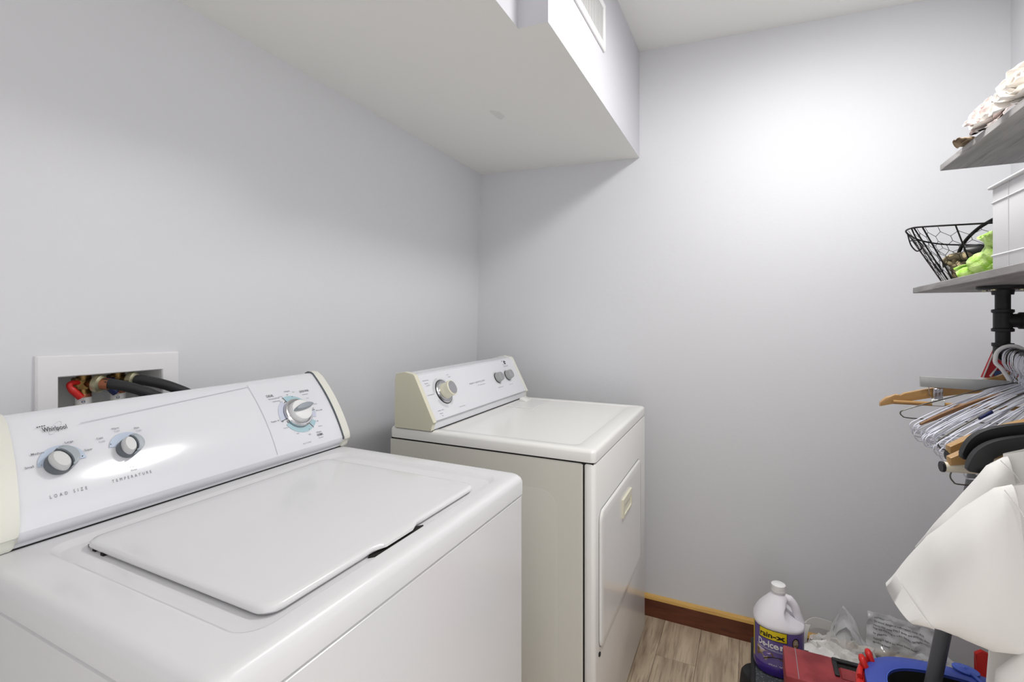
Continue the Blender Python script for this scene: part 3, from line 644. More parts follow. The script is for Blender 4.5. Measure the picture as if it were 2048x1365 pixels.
# black iron pipe bracket with the clothes rod
px, py = 1.496, -0.515
R = empty('pipe_bracket', (px, py, 1.192), 'black iron pipe bracket under the lower shelf carrying the clothes rod', 'pipe bracket')
zf = 1.3385+(1.744-px)*SL
MB().lathe([(0.045, 0.0), (0.045, -0.006), (0.042, -0.008), (0.020, -0.009), (0.0185, -0.020), (0.015, -0.020)], (px, py, zf), n=32).build('flange', 'iron', R)
for k in range(4):
    a = PI/4+k*PI/2; MB().lathe([(0.005, -0.011), (0.005, -0.007)], (px+0.033*math.cos(a), py+0.033*math.sin(a), zf), n=10).build('screw', 'zinc', R)
MB().lathe([(0.0135, 1.286), (0.0135, zf-0.015)], (px, py, 0), n=20).build('upper_nipple', 'iron', R)
MB().lathe([(0.013, 1.205), (0.013, 1.245)], (px, py, 0), n=20).build('lower_nipple', 'iron', R)
b = MB(); b.lathe([(0.016, 1.2385), (0.0195, 1.2395), (0.0195, 1.2455), (0.0165, 1.2475), (0.0165, 1.281), (0.0195, 1.283), (0.0195, 1.289), (0.016, 1.290)], (px, py, 0), n=24)
b.lathe([(0.0155, 0.0), (0.0155, 0.026), (0.019, 0.028), (0.019, 0.036), (0.013, 0.037)], (px, py, 1.264), (0, -1, 0), n=24); b.build('tee', 'iron', R)
MB().lathe([(0.0125, 0.03), (0.0125, 0.205), (0.04, 0.206), (0.042, 0.23), (0.042, 0.2395)], (px, py, 1.264), (0, -1, 0), n=24).build('wall_pipe', 'iron', R)
b = MB(); b.lathe([(0.019, 1.213), (0.019, 1.206), (0.0165, 1.204), (0.0165, 1.185)], (px, py, 0), n=24); b.blob((px, py, 1.190), (0.018, 0.018, 0.018), 0, 1, 2); b.lathe([(0.0165, 0), (0.0165, 0.016), (0.019, 0.017), (0.019, 0.024)], (px, py, 1.190), (-1, 0, 0), n=24); b.build('elbow', 'iron', R)
MB().lathe([(0.0125, 0.01), (0.0125, 1.03)], (px, py, 1.190), (-1, 0, 0), n=20).build('clothes_rod', 'iron', R)
MB().lathe([(0.0125, 0.0), (0.0125, 0.222), (0.04, 0.223), (0.042, 0.2405)], (px-1.02, py, 1.190), (0, -1, 0), n=24).build('end_pipe', 'iron', R)
RODT = 1.190+0.0125       # top of the rod
# ------------------------------------------------------------------ hangers (all in local coordinates: origin where the hook meets the rod)
def hook_pts(r=0.019, neck=0.062):
    P = [(0, r*math.cos(t)*1.0, -r+r*math.sin(t)) for t in [math.radians(a) for a in range(-20, 181, 20)]]     # from the tip over the top
    P = [(0, -p[1], p[2]) for p in P][::-1]
    P = P[::-1]
    return P+[(0, r*0.98, -r-0.012), (0, r*0.55, -r-0.026), (0, 0.0, -neck+0.012), (0, 0, -neck)]
def wire_frame(half, drop, sag, kink=0.0):
    a = -0.072
    L = [(0, 0, a), (0.002, half*0.25, a-drop*0.20), (kink, half*0.65, a-drop*0.58), (0, half*0.93, a-drop*0.86), (0, half*1.0, a-drop*0.965), (0, half*0.985, a-drop*1.07), (0, half*0.90, a-drop*1.12),
         (0, half*0.4, a-drop*1.12-sag), (0, -half*0.4, a-drop*1.12-sag), (0, -half*0.90, a-drop*1.12), (0, -half*0.985, a-drop*1.07), (0, -half, a-drop*0.965), (0, -half*0.93, a-drop*0.86), (kink, -half*0.65, a-drop*0.58), (0.002, -half*0.25, a-drop*0.2), (0.001, 0, a)]
    return L
def wire_hanger_mesh(half, drop, sag, r, m, nm, kink=0.0):
    b = MB(); b.tube(hook_pts()+[(0.001, 0.001, -0.07)], r, 6)
    tw = [(0.0022*math.cos(k*1.3), 0.0022*math.sin(k*1.3), -0.045-k*0.0028) for k in range(11)]; b.tube(tw, r*0.9, 5)
    b.tube(spline(wire_frame(half, drop, sag, kink), 4), r, 6)
    return b
def place(o, x, rz=0.0, roll=0.0, dz=0.0, dy=0.0):
    o.location = (x, py+dy, RODT+dz); o.rotation_mode = 'XYZ'; o.rotation_euler = (math.radians(roll), 0, math.radians(rz)); return o
protos = []
for k in range(3):
    b = wire_hanger_mesh((0.205, 0.203, 0.208)[k], (0.108, 0.102, 0.114)[k], (0.002, 0.006, -0.002)[k], 0.0012, 'wire', 'wire_hanger', (0.0, 0.006, -0.005)[k])
    me = b.build('wire_hanger', 'wire', None, 60, local=True); protos.append(me)
N = 40
for i in range(N):
    u = i/(N-1)
    o = protos[i] if i < 3 else protos[i % 3].copy()
    if i >= 3: COL.objects.link(o)
    xh = 1.455-0.215*u+random.uniform(-0.003, 0.003); xe = 1.385-0.275*u+random.uniform(-0.02, 0.02)
    place(o, xh, math.degrees(math.asin(max(-0.9, min(0.9, (xh-xe)/0.205)))), 0.5+random.uniform(-2.2, 2.2)-1.0*u, random.uniform(-0.001, 0.002)-0.018*u)
    tag(o, 'white coated wire hanger fanned out in the dense bunch on the rod', 'hanger', 'white wire hangers bunched on the clothes rod')
# odd ones among them
def arm_shape(half, top, tip, h0, h1, n=14, bow=0.0):
    """flat wooden arms: outline in the (y, z) plane from one tip over the middle to the other"""
    up, dn_ = [], []
    for i in range(n+1):
        t = i/n*2-1; y_ = t*half; q = abs(t)
        zt = top-(top-tip)*(q**1.5)
        h = h0+(h1-h0)*q
        if q > 0.9: h *= 1-0.45*((q-0.9)/0.1)
        up.append((y_, zt)); dn_.append((y_, zt-h))
    return up+dn_[::-1]
def wood_hanger(name, m, half, top, tip, h0, h1, th, label, group, bow=0.0, bar=None, barm='woodh', barr=0.005, hook='chrome', notch=False, bardrop=0.0):
    t = empty(name, (0, 0, 0), label, 'hanger', group)
    out = arm_shape(half, top, tip, h0, h1)
    if notch:      # trouser-strap notches near the tips
        up = out[:15]; dn_ = out[15:]; new = []
        for p in up:
            new.append(p)
        def cut(pts, s):
            r_ = []
            for p in pts: r_.append(p)
            return r_
        out = new+dn_
    b = MB(); b.prism(out, 0, -th/2, th/2, th*0.3)
    if notch:
        pass
    for v in b.bm.verts: v.co.x += bow*(v.co.y/half)**2
    a_ = b.build('arms', m, t, 40, local=True)
    b = MB(); b.tube(hook_pts(0.02, 0.07), 0.0017, 8); b.build('hook', hook, t, 60, local=True)
    if bar is not None:
        b = MB(); b.tube([(bow*0.8-0.004, -half*bar, tip-h1*0.7), (bow*0.8-0.004, half*bar, tip-h1*0.7-bardrop)], barr, 10); b.build('trouser_bar', barm, t, 40, local=True)
        if barm == 'creamt':
            for s in (-1, 1):
                b = MB(); b.tube([(bow*0.8-0.004, s*half*bar, tip-h1*0.7-(bardrop if s > 0 else 0)), (bow*0.8-0.004, s*half*(bar+0.02), tip-h1*0.7-(bardrop if s > 0 else 0))], barr*1.05, 10); b.build('end_cap', 'blackp', t, 40, local=True)
    return t
# furthest: wide wooden suit hanger with strap notches and a dowel
t = empty('wooden_hanger', (0, 0, 0), 'wide pale wooden hanger with strap notch, furthest along the rod', 'hanger', 'wooden hangers on the clothes rod')
half = 0.238; up = []; low = []
ys = [-1, -.985, -.95, -.875, -.85, -.835, -.82, -.80, -.6, -.4, -.2, -.08, 0, .08, .2, .4, .6, .80, .82, .835, .85, .875, .95, .985, 1]
for q in ys:
    a = abs(q); zt = -0.066-0.060*a**1.15
    if a > 0.94: zt -= (a-0.94)*0.20
    if a < 0.1: zt += 0.014*(1-a/0.1)
    zn = zt-0.006 if 0.81 < a < 0.845 else zt
    zb = -0.098-0.048*a**1.4
    up.append((q*half, zn)); low.append((q*half, min(zb, zt-0.004)))
b = MB(); b.prism(up+low[::-1], 0, -0.006, 0.006, 0.002)
for v in b.bm.verts: v.co.x -= 0.02*(v.co.y/half)**2
b.build('arms', 'woodh', t, 40, local=True)
b = MB(); b.tube(hook_pts(0.02, 0.07), 0.0017, 8); b.build('hook', 'chrome', t, 60, local=True)
b = MB(); b.tube([(-0.004, -half*.9, -0.128), (-0.03, half*.9, -0.130)], 0.0048, 10)
for v in b.bm.verts: v.co.z -= 0.016*(1-(v.co.y/half)**2)
b.build('trouser_bar', 'woodh', t, 40, local=True)
place(t, 1.472, 1.5, 0.5)
# trouser hanger: thick white hook, silver bar, spring clips
t = empty('trouser_hanger', (0, 0, 0), 'flat grey metal trouser hanger with clips and a thick white plastic hook', 'hanger')
b = MB(); b.prism([(-0.16, -0.076), (0.16, -0.078), (0.159, -0.102), (-0.16, -0.102)], 0, -0.004, 0.004, 0.0012); b.build('bar', 'silver', t, 40, local=True)
hp = hook_pts(0.027, 0.095); b = MB(); b.tube(spline(hp, 3), 0.0042, 10); b.build('hook', 'white', t, 60, local=True)
for s in (-1, 1):
    b = MB(); y0 = s*0.128
    b.box((-0.010, y0-0.009, -0.128), (-0.006, y0+0.009, -0.103), 0.001, 1)
    for q in (-0.006, 0.0, 0.006): b.box((-0.0115, y0+q-0.0012, -0.127), (-0.0095, y0+q+0.0012, -0.104), 0.0004, 1)
    c_ = b.build('clip', 'chrome', t, 40, local=True)
    b = MB(); b.box((-0.012, y0-0.012, -0.143), (-0.004, y0+0.012, -0.128), 0.0015, 1); b.build('clip_pad', 'white', c_, 40, local=True)
    b = MB(); b.tube([(-0.008, y0+s*0.017, -0.100), (-0.008, y0+s*0.0165, -0.118), (-0.008, y0+s*0.010, -0.128)], 0.0009, 6); b.build('spring', 'chrome', c_, 60, local=True)
place(t, 1.452, 1.0, 1.0, 0.006)
# dark wire, brown wood slip, size-tagged wire
o = wire_hanger_mesh(0.212, 0.082, 0.0, 0.0013, 'wired', 'wire_hanger').build('wire_hanger', 'wired', None, 60, local=True); place(o, 1.43, 12, 1.5); tag(o, 'dark grey bare wire hanger curving above the white bunch', 'hanger')
t = wood_hanger('wooden_hanger', 'woodd', 0.205, -0.085, -0.158, 0.007, 0.008, 0.007, 'narrow brown wooden hanger tucked among the white wire hangers', 'wooden hangers on the clothes rod'); place(t, 1.405, 22, 0)
o = wire_hanger_mesh(0.205, 0.11, 0.002, 0.0014, 'wired', 'wire_hanger').build('wire_hanger', 'wired', None, 60, local=True); tag(o, 'dark wire hanger wearing a navy blue size tag', 'hanger')
k = MB(); k.box((-0.004, 0.093, -0.1305), (0.004, 0.122, -0.1225), 0.001, 1, Matrix.Translation((0, 0.108, -0.1265)) @ Matrix.Rotation(math.radians(-27), 4, 'X') @ Matrix.Translation((0, -0.108, 0.1265))); k.build('size_tag', 'navy', o, 40, local=True, label='navy blue size tag')
place(o, 1.345, 28, 0)
o = wire_hanger_mesh(0.222, 0.125, 0.004, 0.0012, 'wired', 'wire_hanger').build('wire_hanger', 'wired', None, 60, local=True); place(o, 1.175, 20, -1.5, -0.004); tag(o, 'dark wire hanger looping out beside the cream trouser bars', 'hanger')
# two contoured wooden hangers with cream bars, nearer
t = wood_hanger('wooden_hanger', 'woodh', 0.218, -0.095, -0.152, 0.030, 0.026, 0.018, 'contoured wooden hanger with cream trouser bar, further of two', 'wooden hangers on the clothes rod', -0.03, 0.98, 'creamt', 0.0085, bardrop=0.0); place(t, 1.195, 12, -1.5)
t = wood_hanger('wooden_hanger', 'woodh', 0.226, -0.098, -0.162, 0.030, 0.026, 0.018, 'contoured wooden hanger with cream trouser bar, nearer of two', 'wooden hangers on the clothes rod', -0.03, 1.02, 'creamt', 0.0085, bardrop=0.0); place(t, 1.130, 8, -1.0)
# black plastic hangers with drooping rounded shoulders
def black_hanger(label, x, rz, roll, dz, clips=False):
    t = empty('plastic_hanger', (0, 0, 0), label, 'hanger', 'black plastic hangers on the clothes rod')
    cl = [(0.0, -0.078), (0.06, -0.088), (0.12, -0.099), (0.155, -0.106), (0.178, -0.114), (0.193, -0.126), (0.201, -0.142), (0.203, -0.154)]
    cl = [(q[1], q[2]) for q in spline([(0, a, c) for a, c in cl], 3)]; up, low = [], []
    for i, p in enumerate(cl):
        q = cl[min(i+1, len(cl)-1)]; r_ = cl[max(i-1, 0)]; d = Vector((q[0]-r_[0], q[1]-r_[1])).normalized(); n_ = Vector((-d.y, d.x)); h = 0.0100+0.0015*(i/len(cl))
        if i == len(cl)-1: h *= 0.7
        up.append((p[0]+n_.x*h, p[1]+n_.y*h)); low.append((p[0]-n_.x*h, p[1]-n_.y*h))
    o1 = [(-p[0], p[1]) for p in up[1:]][::-1]+up+low[::-1]+[(-p[0], p[1]) for p in low[1:]]
    b = MB(); b.prism(o1, 0, -0.006, 0.006, 0.002); b.build('arms', 'blackp', t, 40, local=True)
    b = MB(); b.tube(hook_pts(0.02, 0.075), 0.0018, 8); b.build('hook', 'chrome', t, 60, local=True)
    for s in (-1, 1):
        b = MB(); b.box((-0.0075, s*0.11-0.02, -0.0945), (-0.0058, s*0.11+0.02, -0.0925), 0.0003, 1, Matrix.Rotation(math.radians(-s*3), 4, 'X')); b.build('grip_rib', 'inkl', t, 0, local=True)
    if clips:
        for s in (-1, 1):
            b = MB(); b.box((-0.014, s*0.165-0.004, -0.165), (-0.008, s*0.165+0.004, -0.10), 0.001, 1); b.build('clip', 'iron', t, 40, local=True)
    place(t, x, rz, roll, dz); return t
black_hanger('black plastic hanger with drooping shoulder, further of the stacked pair', 1.066, 9, 0.0, -0.006)
black_hanger('black plastic hanger with drooping shoulder, nearer of the stacked pair', 1.030, 6, -0.5, -0.017)
t = black_hanger('black plastic hanger hanging low behind the white shirt sleeve', 1.005, 2, -1.0, -0.060, True)

# ------------------------------------------------------------------ shirts
def shirt(xc, dy, label, seed, sh, cuff_only=False, collar=True):
    """short-sleeved shirt on its hanger in the plane x = xc; sh holds the outline points (y, z)"""
    t = empty('shirt', (xc, py, 0.75), label, 'shirt', 'white shirts on the clothes rod')
    ye = sh['shoulder'][0]; ym = py-0.0
    def fold(y_, z_): return 0.010*noise.noise(Vector((y_*14+seed, z_*3.0, seed)))+0.006*noise.noise(Vector((y_*30, z_*7+seed, 2)))
    # body: front and back sheets closed at the sides
    def topz(y_):
        q = min(1, abs(y_-ym)/(abs(ye-ym))); return sh['neckz']-(sh['neckz']-sh['shoulder'][1])*q**1.4
    half0 = abs(ye-ym)-0.010
    def body(u, v):
        a = 2*PI*u; s = math.cos(a); f = math.sin(a)
        arm = sh['arm'][1]
        halfw = half0*(1-v)+(abs(sh['hem'][0]-ym))*v if v > 0.35 else half0*(1-v*0.15)
        y_ = ym+halfw*s
        zt = topz(ym+half0*s); z_ = zt+(sh['hem'][1]-zt)*v
        th = 0.012+0.045*min(1, v*2.2)*(1-0.3*v)
        return (xc+f*th*(1-0.15*s*s)+fold(y_, z_)*(0.4+v), y_, z_)
    b = MB(); NU, NV = 64, 22; bm_ = bmesh.new(); G = [[bm_.verts.new(body(i/NU, j/NV)) for j in range(NV+1)] for i in range(NU)]
    for i in range(NU):
        for j in range(NV): bm_.faces.new((G[i][j], G[(i+1) % NU][j], G[(i+1) % NU][j+1], G[i][j+1]))
    b._in(bm_); b.build('body', 'shirt', t, 80)
    # sleeves: left one (towards the room) as in the photo, right one folded against the wall
    for side in (1, -1):
        S = sh['sleeve']; L = []; n = 36
        if side == -1: S = [((2*ym-a[0]-0.0, a[1]), (2*ym-c[0], c[1]), th) for a, c, th in S]
        S = [((a if side == 1 else (max(a[0], YR+0.012), a[1])), (c if side == 1 else (max(c[0], YR+0.012), c[1])), th) for a, c, th in S]
        # refine between the given sections
        fine = []
        for k in range(len(S)-1):
            for q in range(5):
                f = q/5; f2 = f
                fine.append((tuple(S[k][0][i]*(1-f2)+S[k+1][0][i]*f2 for i in (0, 1)), tuple(S[k][1][i]*(1-f2)+S[k+1][1][i]*f2 for i in (0, 1)), S[k][2]*(1-f2)+S[k+1][2]*f2))
        fine.append(S[-1])
        for k, (a, c, th) in enumerate(fine):
            ring = []
            for j in range(n):
                ang = 2*PI*j/n; q = (1-math.cos(ang))/2; y_ = a[0]+(c[0]-a[0])*q; z_ = a[1]+(c[1]-a[1])*q
                ring.append((xc-th*math.sin(ang)+fold(y_*0.7+side, z_*1.5)*1.2*min(1, abs(math.sin(ang))*2), y_, z_))
            L.append(ring)
        b = MB(); b.loops(L, False, False); sl_ = b.build('sleeve', 'shirt', t, 80)
        # turned-up cuff
        a, c, th = S[-2]; a2, c2, th2 = S[-1]; L = []
        for f, g in ((0.10, 1.05), (0.10, 1.16), (1.02, 1.16), (1.02, 1.04)):
            ring = []
            for j in range(n):
                ang = 2*PI*j/n; q = (1-math.cos(ang))/2
                A = [a[i]*(1-f)+a2[i]*f for i in (0, 1)]; Cc = [c[i]*(1-f)+c2[i]*f for i in (0, 1)]; tt = (th*(1-f)+th2*f)*g
                q2 = 0.5+(q-0.5)*(1+0.02*(g-1)/0.16)
                ring.append((xc-tt*math.sin(ang)-0.0005, A[0]+(Cc[0]-A[0])*q2, A[1]+(Cc[1]-A[1])*q2))
            L.append(ring)
        b = MB(); b.loops(L, False, False); b.build('cuff', 'shirt', sl_, 80)
    # collar and yoke seam
    b = MB(); L = []
    for h, r_ in ((0.0, 0.062), (0.035, 0.056), (0.038, 0.058), (-0.006, 0.076)):
        L.append([(xc+0.55*r_*math.cos(a), ym+r_*math.sin(a), sh['neckz']-0.012+h) for a in [2*PI*j/28 for j in range(28)]])
    b.loops(L, False, False); b.build('collar', 'shirt', t, 80)
    # armhole seam: a thin raised line
    q = sh['seam']; b = MB(); b.tube(spline([(xc-0.02-0.014*i/(len(q)-1)*0.5-q_[2]*0.6, q_[0], q_[1]) for i, q_ in enumerate(q)], 5), 0.0006, 6); b.build('armhole_seam', 'shirt', t, 60)
    b = MB(); b.tube([(xc+p[0], py+p[1], RODT+p[2]) for p in hook_pts(0.02, 0.075)]+[(xc, py, RODT-0.09)], 0.0018, 8); 
    b.tube(spline([(xc, ym+0.16, sh['shoulder'][1]-0.022), (xc, ym+0.09, sh['neckz']-0.036), (xc, ym, RODT-0.088), (xc, ym-0.09, sh['neckz']-0.036), (xc, ym-0.16, sh['shoulder'][1]-0.022)], 4), 0.005, 8)
    h = b.build('plastic_hanger', 'white', None, 60); tag(h, 'white plastic hanger inside the %s white shirt' % ('nearer' if xc < 0.9 else 'further'), 'hanger', 'hangers inside the shirts')
    return t
shirt(0.975, 0, 'white cotton shirt on the rod just behind the nearer one', 3.0, dict(shoulder=(-0.326, 1.066), neckz=1.115, arm=(-0.33, 0.86), hem=(-0.30, 0.42), seam=[(-0.326, 1.064, 0.0), (-0.345, 1.04, 0.0), (-0.36, 1.0, 0), (-0.37, 0.95, 0)],
      sleeve=[((-0.34, 1.068), (-0.36, 0.90), 0.020), ((-0.318, 1.050), (-0.325, 0.885), 0.034), ((-0.276, 0.975), (-0.295, 0.875), 0.040), ((-0.236, 0.905), (-0.275, 0.870), 0.040)]))
shirt(0.88, 0, 'nearest white cotton shirt, its short cuffed sleeve hanging into the room', 8.0, dict(shoulder=(-0.300, 1.044), neckz=1.100, arm=(-0.30, 0.81), hem=(-0.268, 0.36), seam=[(-0.2985, 1.046, -0.004), (-0.309, 1.028, 0.004), (-0.316, 1.008, 0.010), (-0.325, 0.965, 0.02), (-0.330, 0.91, 0.022)],
      sleeve=[((-0.312, 1.050), (-0.325, 0.826), 0.022), ((-0.296, 1.043), (-0.290, 0.823), 0.040), ((-0.262, 1.009), (-0.272, 0.829), 0.048), ((-0.226, 0.963), (-0.248, 0.8395), 0.050), ((-0.192, 0.897), (-0.228, 0.846), 0.048), ((-0.180, 0.872), (-0.204, 0.8535), 0.046)]))

# ------------------------------------------------------------------ on the lower shelf: wire basket and its contents, white bin
K = empty('wire_basket', (1.62, -0.52, zl(1.62)), 'black wire basket with chicken-wire sides and an arched handle on the lower shelf', 'basket')
rim = [(1.565, -0.375, 1.499), (1.600, -0.366, 1.500), (1.625, -0.368, 1.497), (1.655, -0.385, 1.490), (1.695, -0.418, 1.480), (1.722, -0.475, 1.470), (1.738, -0.56, 1.466), (1.738, -0.66, 1.466), (1.70, -0.71, 1.474), (1.62, -0.72, 1.488), (1.57, -0.68, 1.494), (1.555, -0.58, 1.496), (1.553, -0.48, 1.497), (1.555, -0.41, 1.498)]
zb_ = zl(1.62)+0.003
basep = [(1.585, -0.448, zb_), (1.605, -0.446, zb_), (1.635, -0.447, zb_), (1.655, -0.455, zb_), (1.672, -0.475, zb_), (1.682, -0.51, zb_), (1.69, -0.57, zb_), (1.69, -0.63, zb_), (1.67, -0.66, zb_), (1.62, -0.665, zb_), (1.595, -0.65, zb_), (1.585, -0.59, zb_), (1.58, -0.52, zb_), (1.58, -0.47, zb_)]
def closed_spline(P, n=5):
    Q = [Vector(p) for p in P]; k = len(Q); out = []
    for i in range(k):
        a, b_, c, d = Q[i-1], Q[i], Q[(i+1) % k], Q[(i+2) % k]
        for q in range(n):
            t = q/n; out.append(0.5*((2*b_)+(c-a)*t+(2*a-5*b_+4*c-d)*t*t+(3*b_-a-3*c+d)*t**3))
    return out
RM = closed_spline(rim); BS = closed_spline(basep); NR = len(RM)
b = MB(); b.tube(RM, 0.0022, 8, closed=True); b.build('rim', 'wireb', K, 60)
b = MB(); b.tube(BS, 0.0018, 8, closed=True); b.build('base_ring', 'wireb', K, 60)
for i in (1, 13, 18, 33, 44, 55, 62, 68):
    b = MB(); b.tube([RM[i], BS[i]], 0.0018, 6); b.build('upright', 'wireb', K, 60)
def side_pt(s, h):
    s = s % NR; i = int(s); f = s-i; a = RM[i].lerp(RM[(i+1) % NR], f); c = BS[i].lerp(BS[(i+1) % NR], f); return a.lerp(c, h)
b = MB(); cw = NR/26.0; rows = 6
for r_ in range(rows):
    for c in range(26):
        s0 = (c+(0.5 if r_ % 2 else 0))*cw; h0 = (r_+0.12)/rows; h1 = (r_+0.62)/rows; h2 = (r_+1.12)/rows
        b.tube([side_pt(s0, h0), side_pt(s0, h1)], 0.0006, 4, caps=False)
        b.tube([side_pt(s0, h1), side_pt(s0+cw/2, min(1, h2))], 0.0006, 4, caps=False); b.tube([side_pt(s0, h1), side_pt(s0-cw/2, min(1, h2))], 0.0006, 4, caps=False)
b.build('chicken_wire', 'wireb', K, 60)
b = MB(); b.tube(spline([RM[3]+Vector((-.01, .0, 0)), (1.595, -0.382, 1.475), (1.60, -0.396, 1.455), (1.618, -0.390, 1.444), (1.628, -0.379, 1.462), (1.640, -0.375, 1.492)], 4), 0.0018, 6); b.tube([(1.598, -0.387, 1.470), (1.634, -0.377, 1.474)], 0.0015, 6); b.build('label_holder', 'wireb', K, 60)
b = MB(); b.tube(spline([(1.665, -0.487, 1.440), (1.655, -0.492, 1.459), (1.63, -0.500, 1.480), (1.595, -0.515, 1.500), (1.56, -0.545, 1.516), (1.54, -0.60, 1.51), (1.56, -0.68, 1.496)], 6), 0.0042, 10); b.build('handle', 'wireb', K, 60)
b = MB()
for f in (0.2, 0.4, 0.6, 0.8): b.tube([Vector(basep[0]).lerp(Vector(basep[10]), f), Vector(basep[3]).lerp(Vector(basep[7]), f)], 0.0012, 6)
b.build('base_wires', 'wireb', K, 60)
zq = zb_+0.003
o = MB(); o.blob((1.622, -0.480, zq+0.033), (0.026, 0.024, 0.036), 0.22, 7, 3, 2.0); o.blob((1.628, -0.478, zq+0.058), (0.03, 0.028, 0.016), 0.25, 8, 3, 5.0); o.blob((1.63, -0.462, zq+0.05), (0.022, 0.018, 0.02), 0.2, 6, 2, 7.0)
tag(o.build('camouflage_pouch', 'camo', None, 60), 'brown and green camouflage pouch standing in the wire basket', 'pouch')
t = empty('flashlight', (1.63, -0.53, zq+0.05), 'black and silver flashlight lying on its side in the basket', 'flashlight')
b = MB(); b.lathe([(0.019, 0), (0.02, 0.004), (0.02, 0.03), (0.015, 0.045), (0.014, 0.05)], (1.642, -0.492, zq+0.072), (-0.25, -0.95, 0.12), n=20); b.build('head', 'blackp', t, 40)
b = MB(); b.lathe([(0.0165, 0.028), (0.0165, 0.12), (0.013, 0.124)], (1.642, -0.492, zq+0.072), (-0.25, -0.95, 0.12), n=20); b.build('barrel', 'brush', t, 40)
b = MB(); b.box((1.615, -0.464, zq), (1.66, -0.448, zq+0.042), 0.004, 2); o = b.build('clear_case', 'clear', None, 30); tag(o, 'small clear plastic case inside the basket end', 'case')
b = MB(); b.box((1.62, -0.4615, zq+0.002), (1.655, -0.4505, zq+0.026), 0.001, 1); b.build('paper_insert', 'paper', o, 0)
# lime cloth, rolled and bunched
b = MB()
def roll(c, ax, r0, L, turns, seed):
    A = Vector(ax).normalized(); u = A.orthogonal().normalized(); v = A.cross(u); NN = 40
    def f(p, q):
        a = p*turns*2*PI; r_ = r0*(0.35+0.65*p)*(1+0.12*noise.noise(Vector((p*9, q*4, seed)))); k = A*(q-0.5)*L*(1+0.1*noise.noise(Vector((p*5, seed, 1))))
        return Vector(c)+u*math.cos(a)*r_+v*math.sin(a)*r_+k
    b.grid(f, NN, 8, 0.003)
roll((1.495, -0.464, zl(1.5)+0.024), (-0.45, -0.6, 0.35), 0.019, 0.06, 1.6, 1.0)
roll((1.478, -0.478, zl(1.5)+0.048), (-0.6, -0.5, 0.6), 0.022, 0.06, 1.5, 4.0)
roll((1.462, -0.487, zl(1.5)+0.078), (-0.1, 0.4, 0.6), 0.017, 0.05, 1.5, 6.0)
b.blob((1.470, -0.505, zl(1.5)+0.035), (0.03, 0.03, 0.034), 0.35, 8, 4, 9)
for v in b.bm.verts:
    k = Vector((noise.noise(v.co*55), noise.noise(v.co*55+Vector((9, 0, 0))), noise.noise(v.co*55+Vector((0, 9, 0))))); v.co += k*0.006+Vector((noise.noise(v.co*160), noise.noise(v.co*160+Vector((3, 3, 3))), 0))*0.003
    v.co.z = max(v.co.z, zl(v.co.x)+0.001); v.co.y = v.co.y
tag(b.build('microfibre_cloth', 'lime', None, 60), 'lime green microfibre cloth bunched on the shelf against the white bin', 'cloth')
# white canvas bin
t = empty('storage_bin', (1.16, -0.58, zl(1.16)), 'white canvas storage bin with seams on the lower shelf', 'storage bin')
bx0, bx1, by0, by1, bz0, bz1 = 0.98, 1.326, -0.735, -0.440, zl(0.98)+0.0005, 1.533
b = MB(); b.box((bx0, by0, bz0), (bx1, by1, bz1), 0.004, 2); b.build('body', 'bin', t)
MB().box((bx0-0.006, by0-0.006, bz1-0.001), (bx1+0.006, by1+0.006, bz1+0.005), 0.002, 1).build('lid', 'bin', t)
for z in (1.5035, 1.3965):
    MB().box((bx0-0.0015, by0-0.0015, z-0.0017), (bx1+0.0015, by1+0.0015, z+0.0017), 0.0012, 1).build('piping', 'bin', t)
b = MB(); b.tube([(1.253, by1+0.0004, bz0+0.002), (1.253, by1+0.0004, bz1)], 0.0009, 6); b.tube([(1.06, by1+0.0004, bz0+0.002), (1.06, by1+0.0004, bz1)], 0.0009, 6); b.build('seam', 'bin', t)
o = MB(); o.grid(lambda u, v: (1.27-0.07*u+0.01*math.sin(v*5), -0.47-0.05*v, bz1+0.0055+0.012*(0.5+0.5*noise.noise(Vector((u*5, v*5, 3))))+0.008*math.sin(PI*u)), 12, 10, 0.002)
tag(o.build('paper_slip', 'paper', None, 60), 'crumpled white paper slip on the lid of the canvas bin', 'paper')

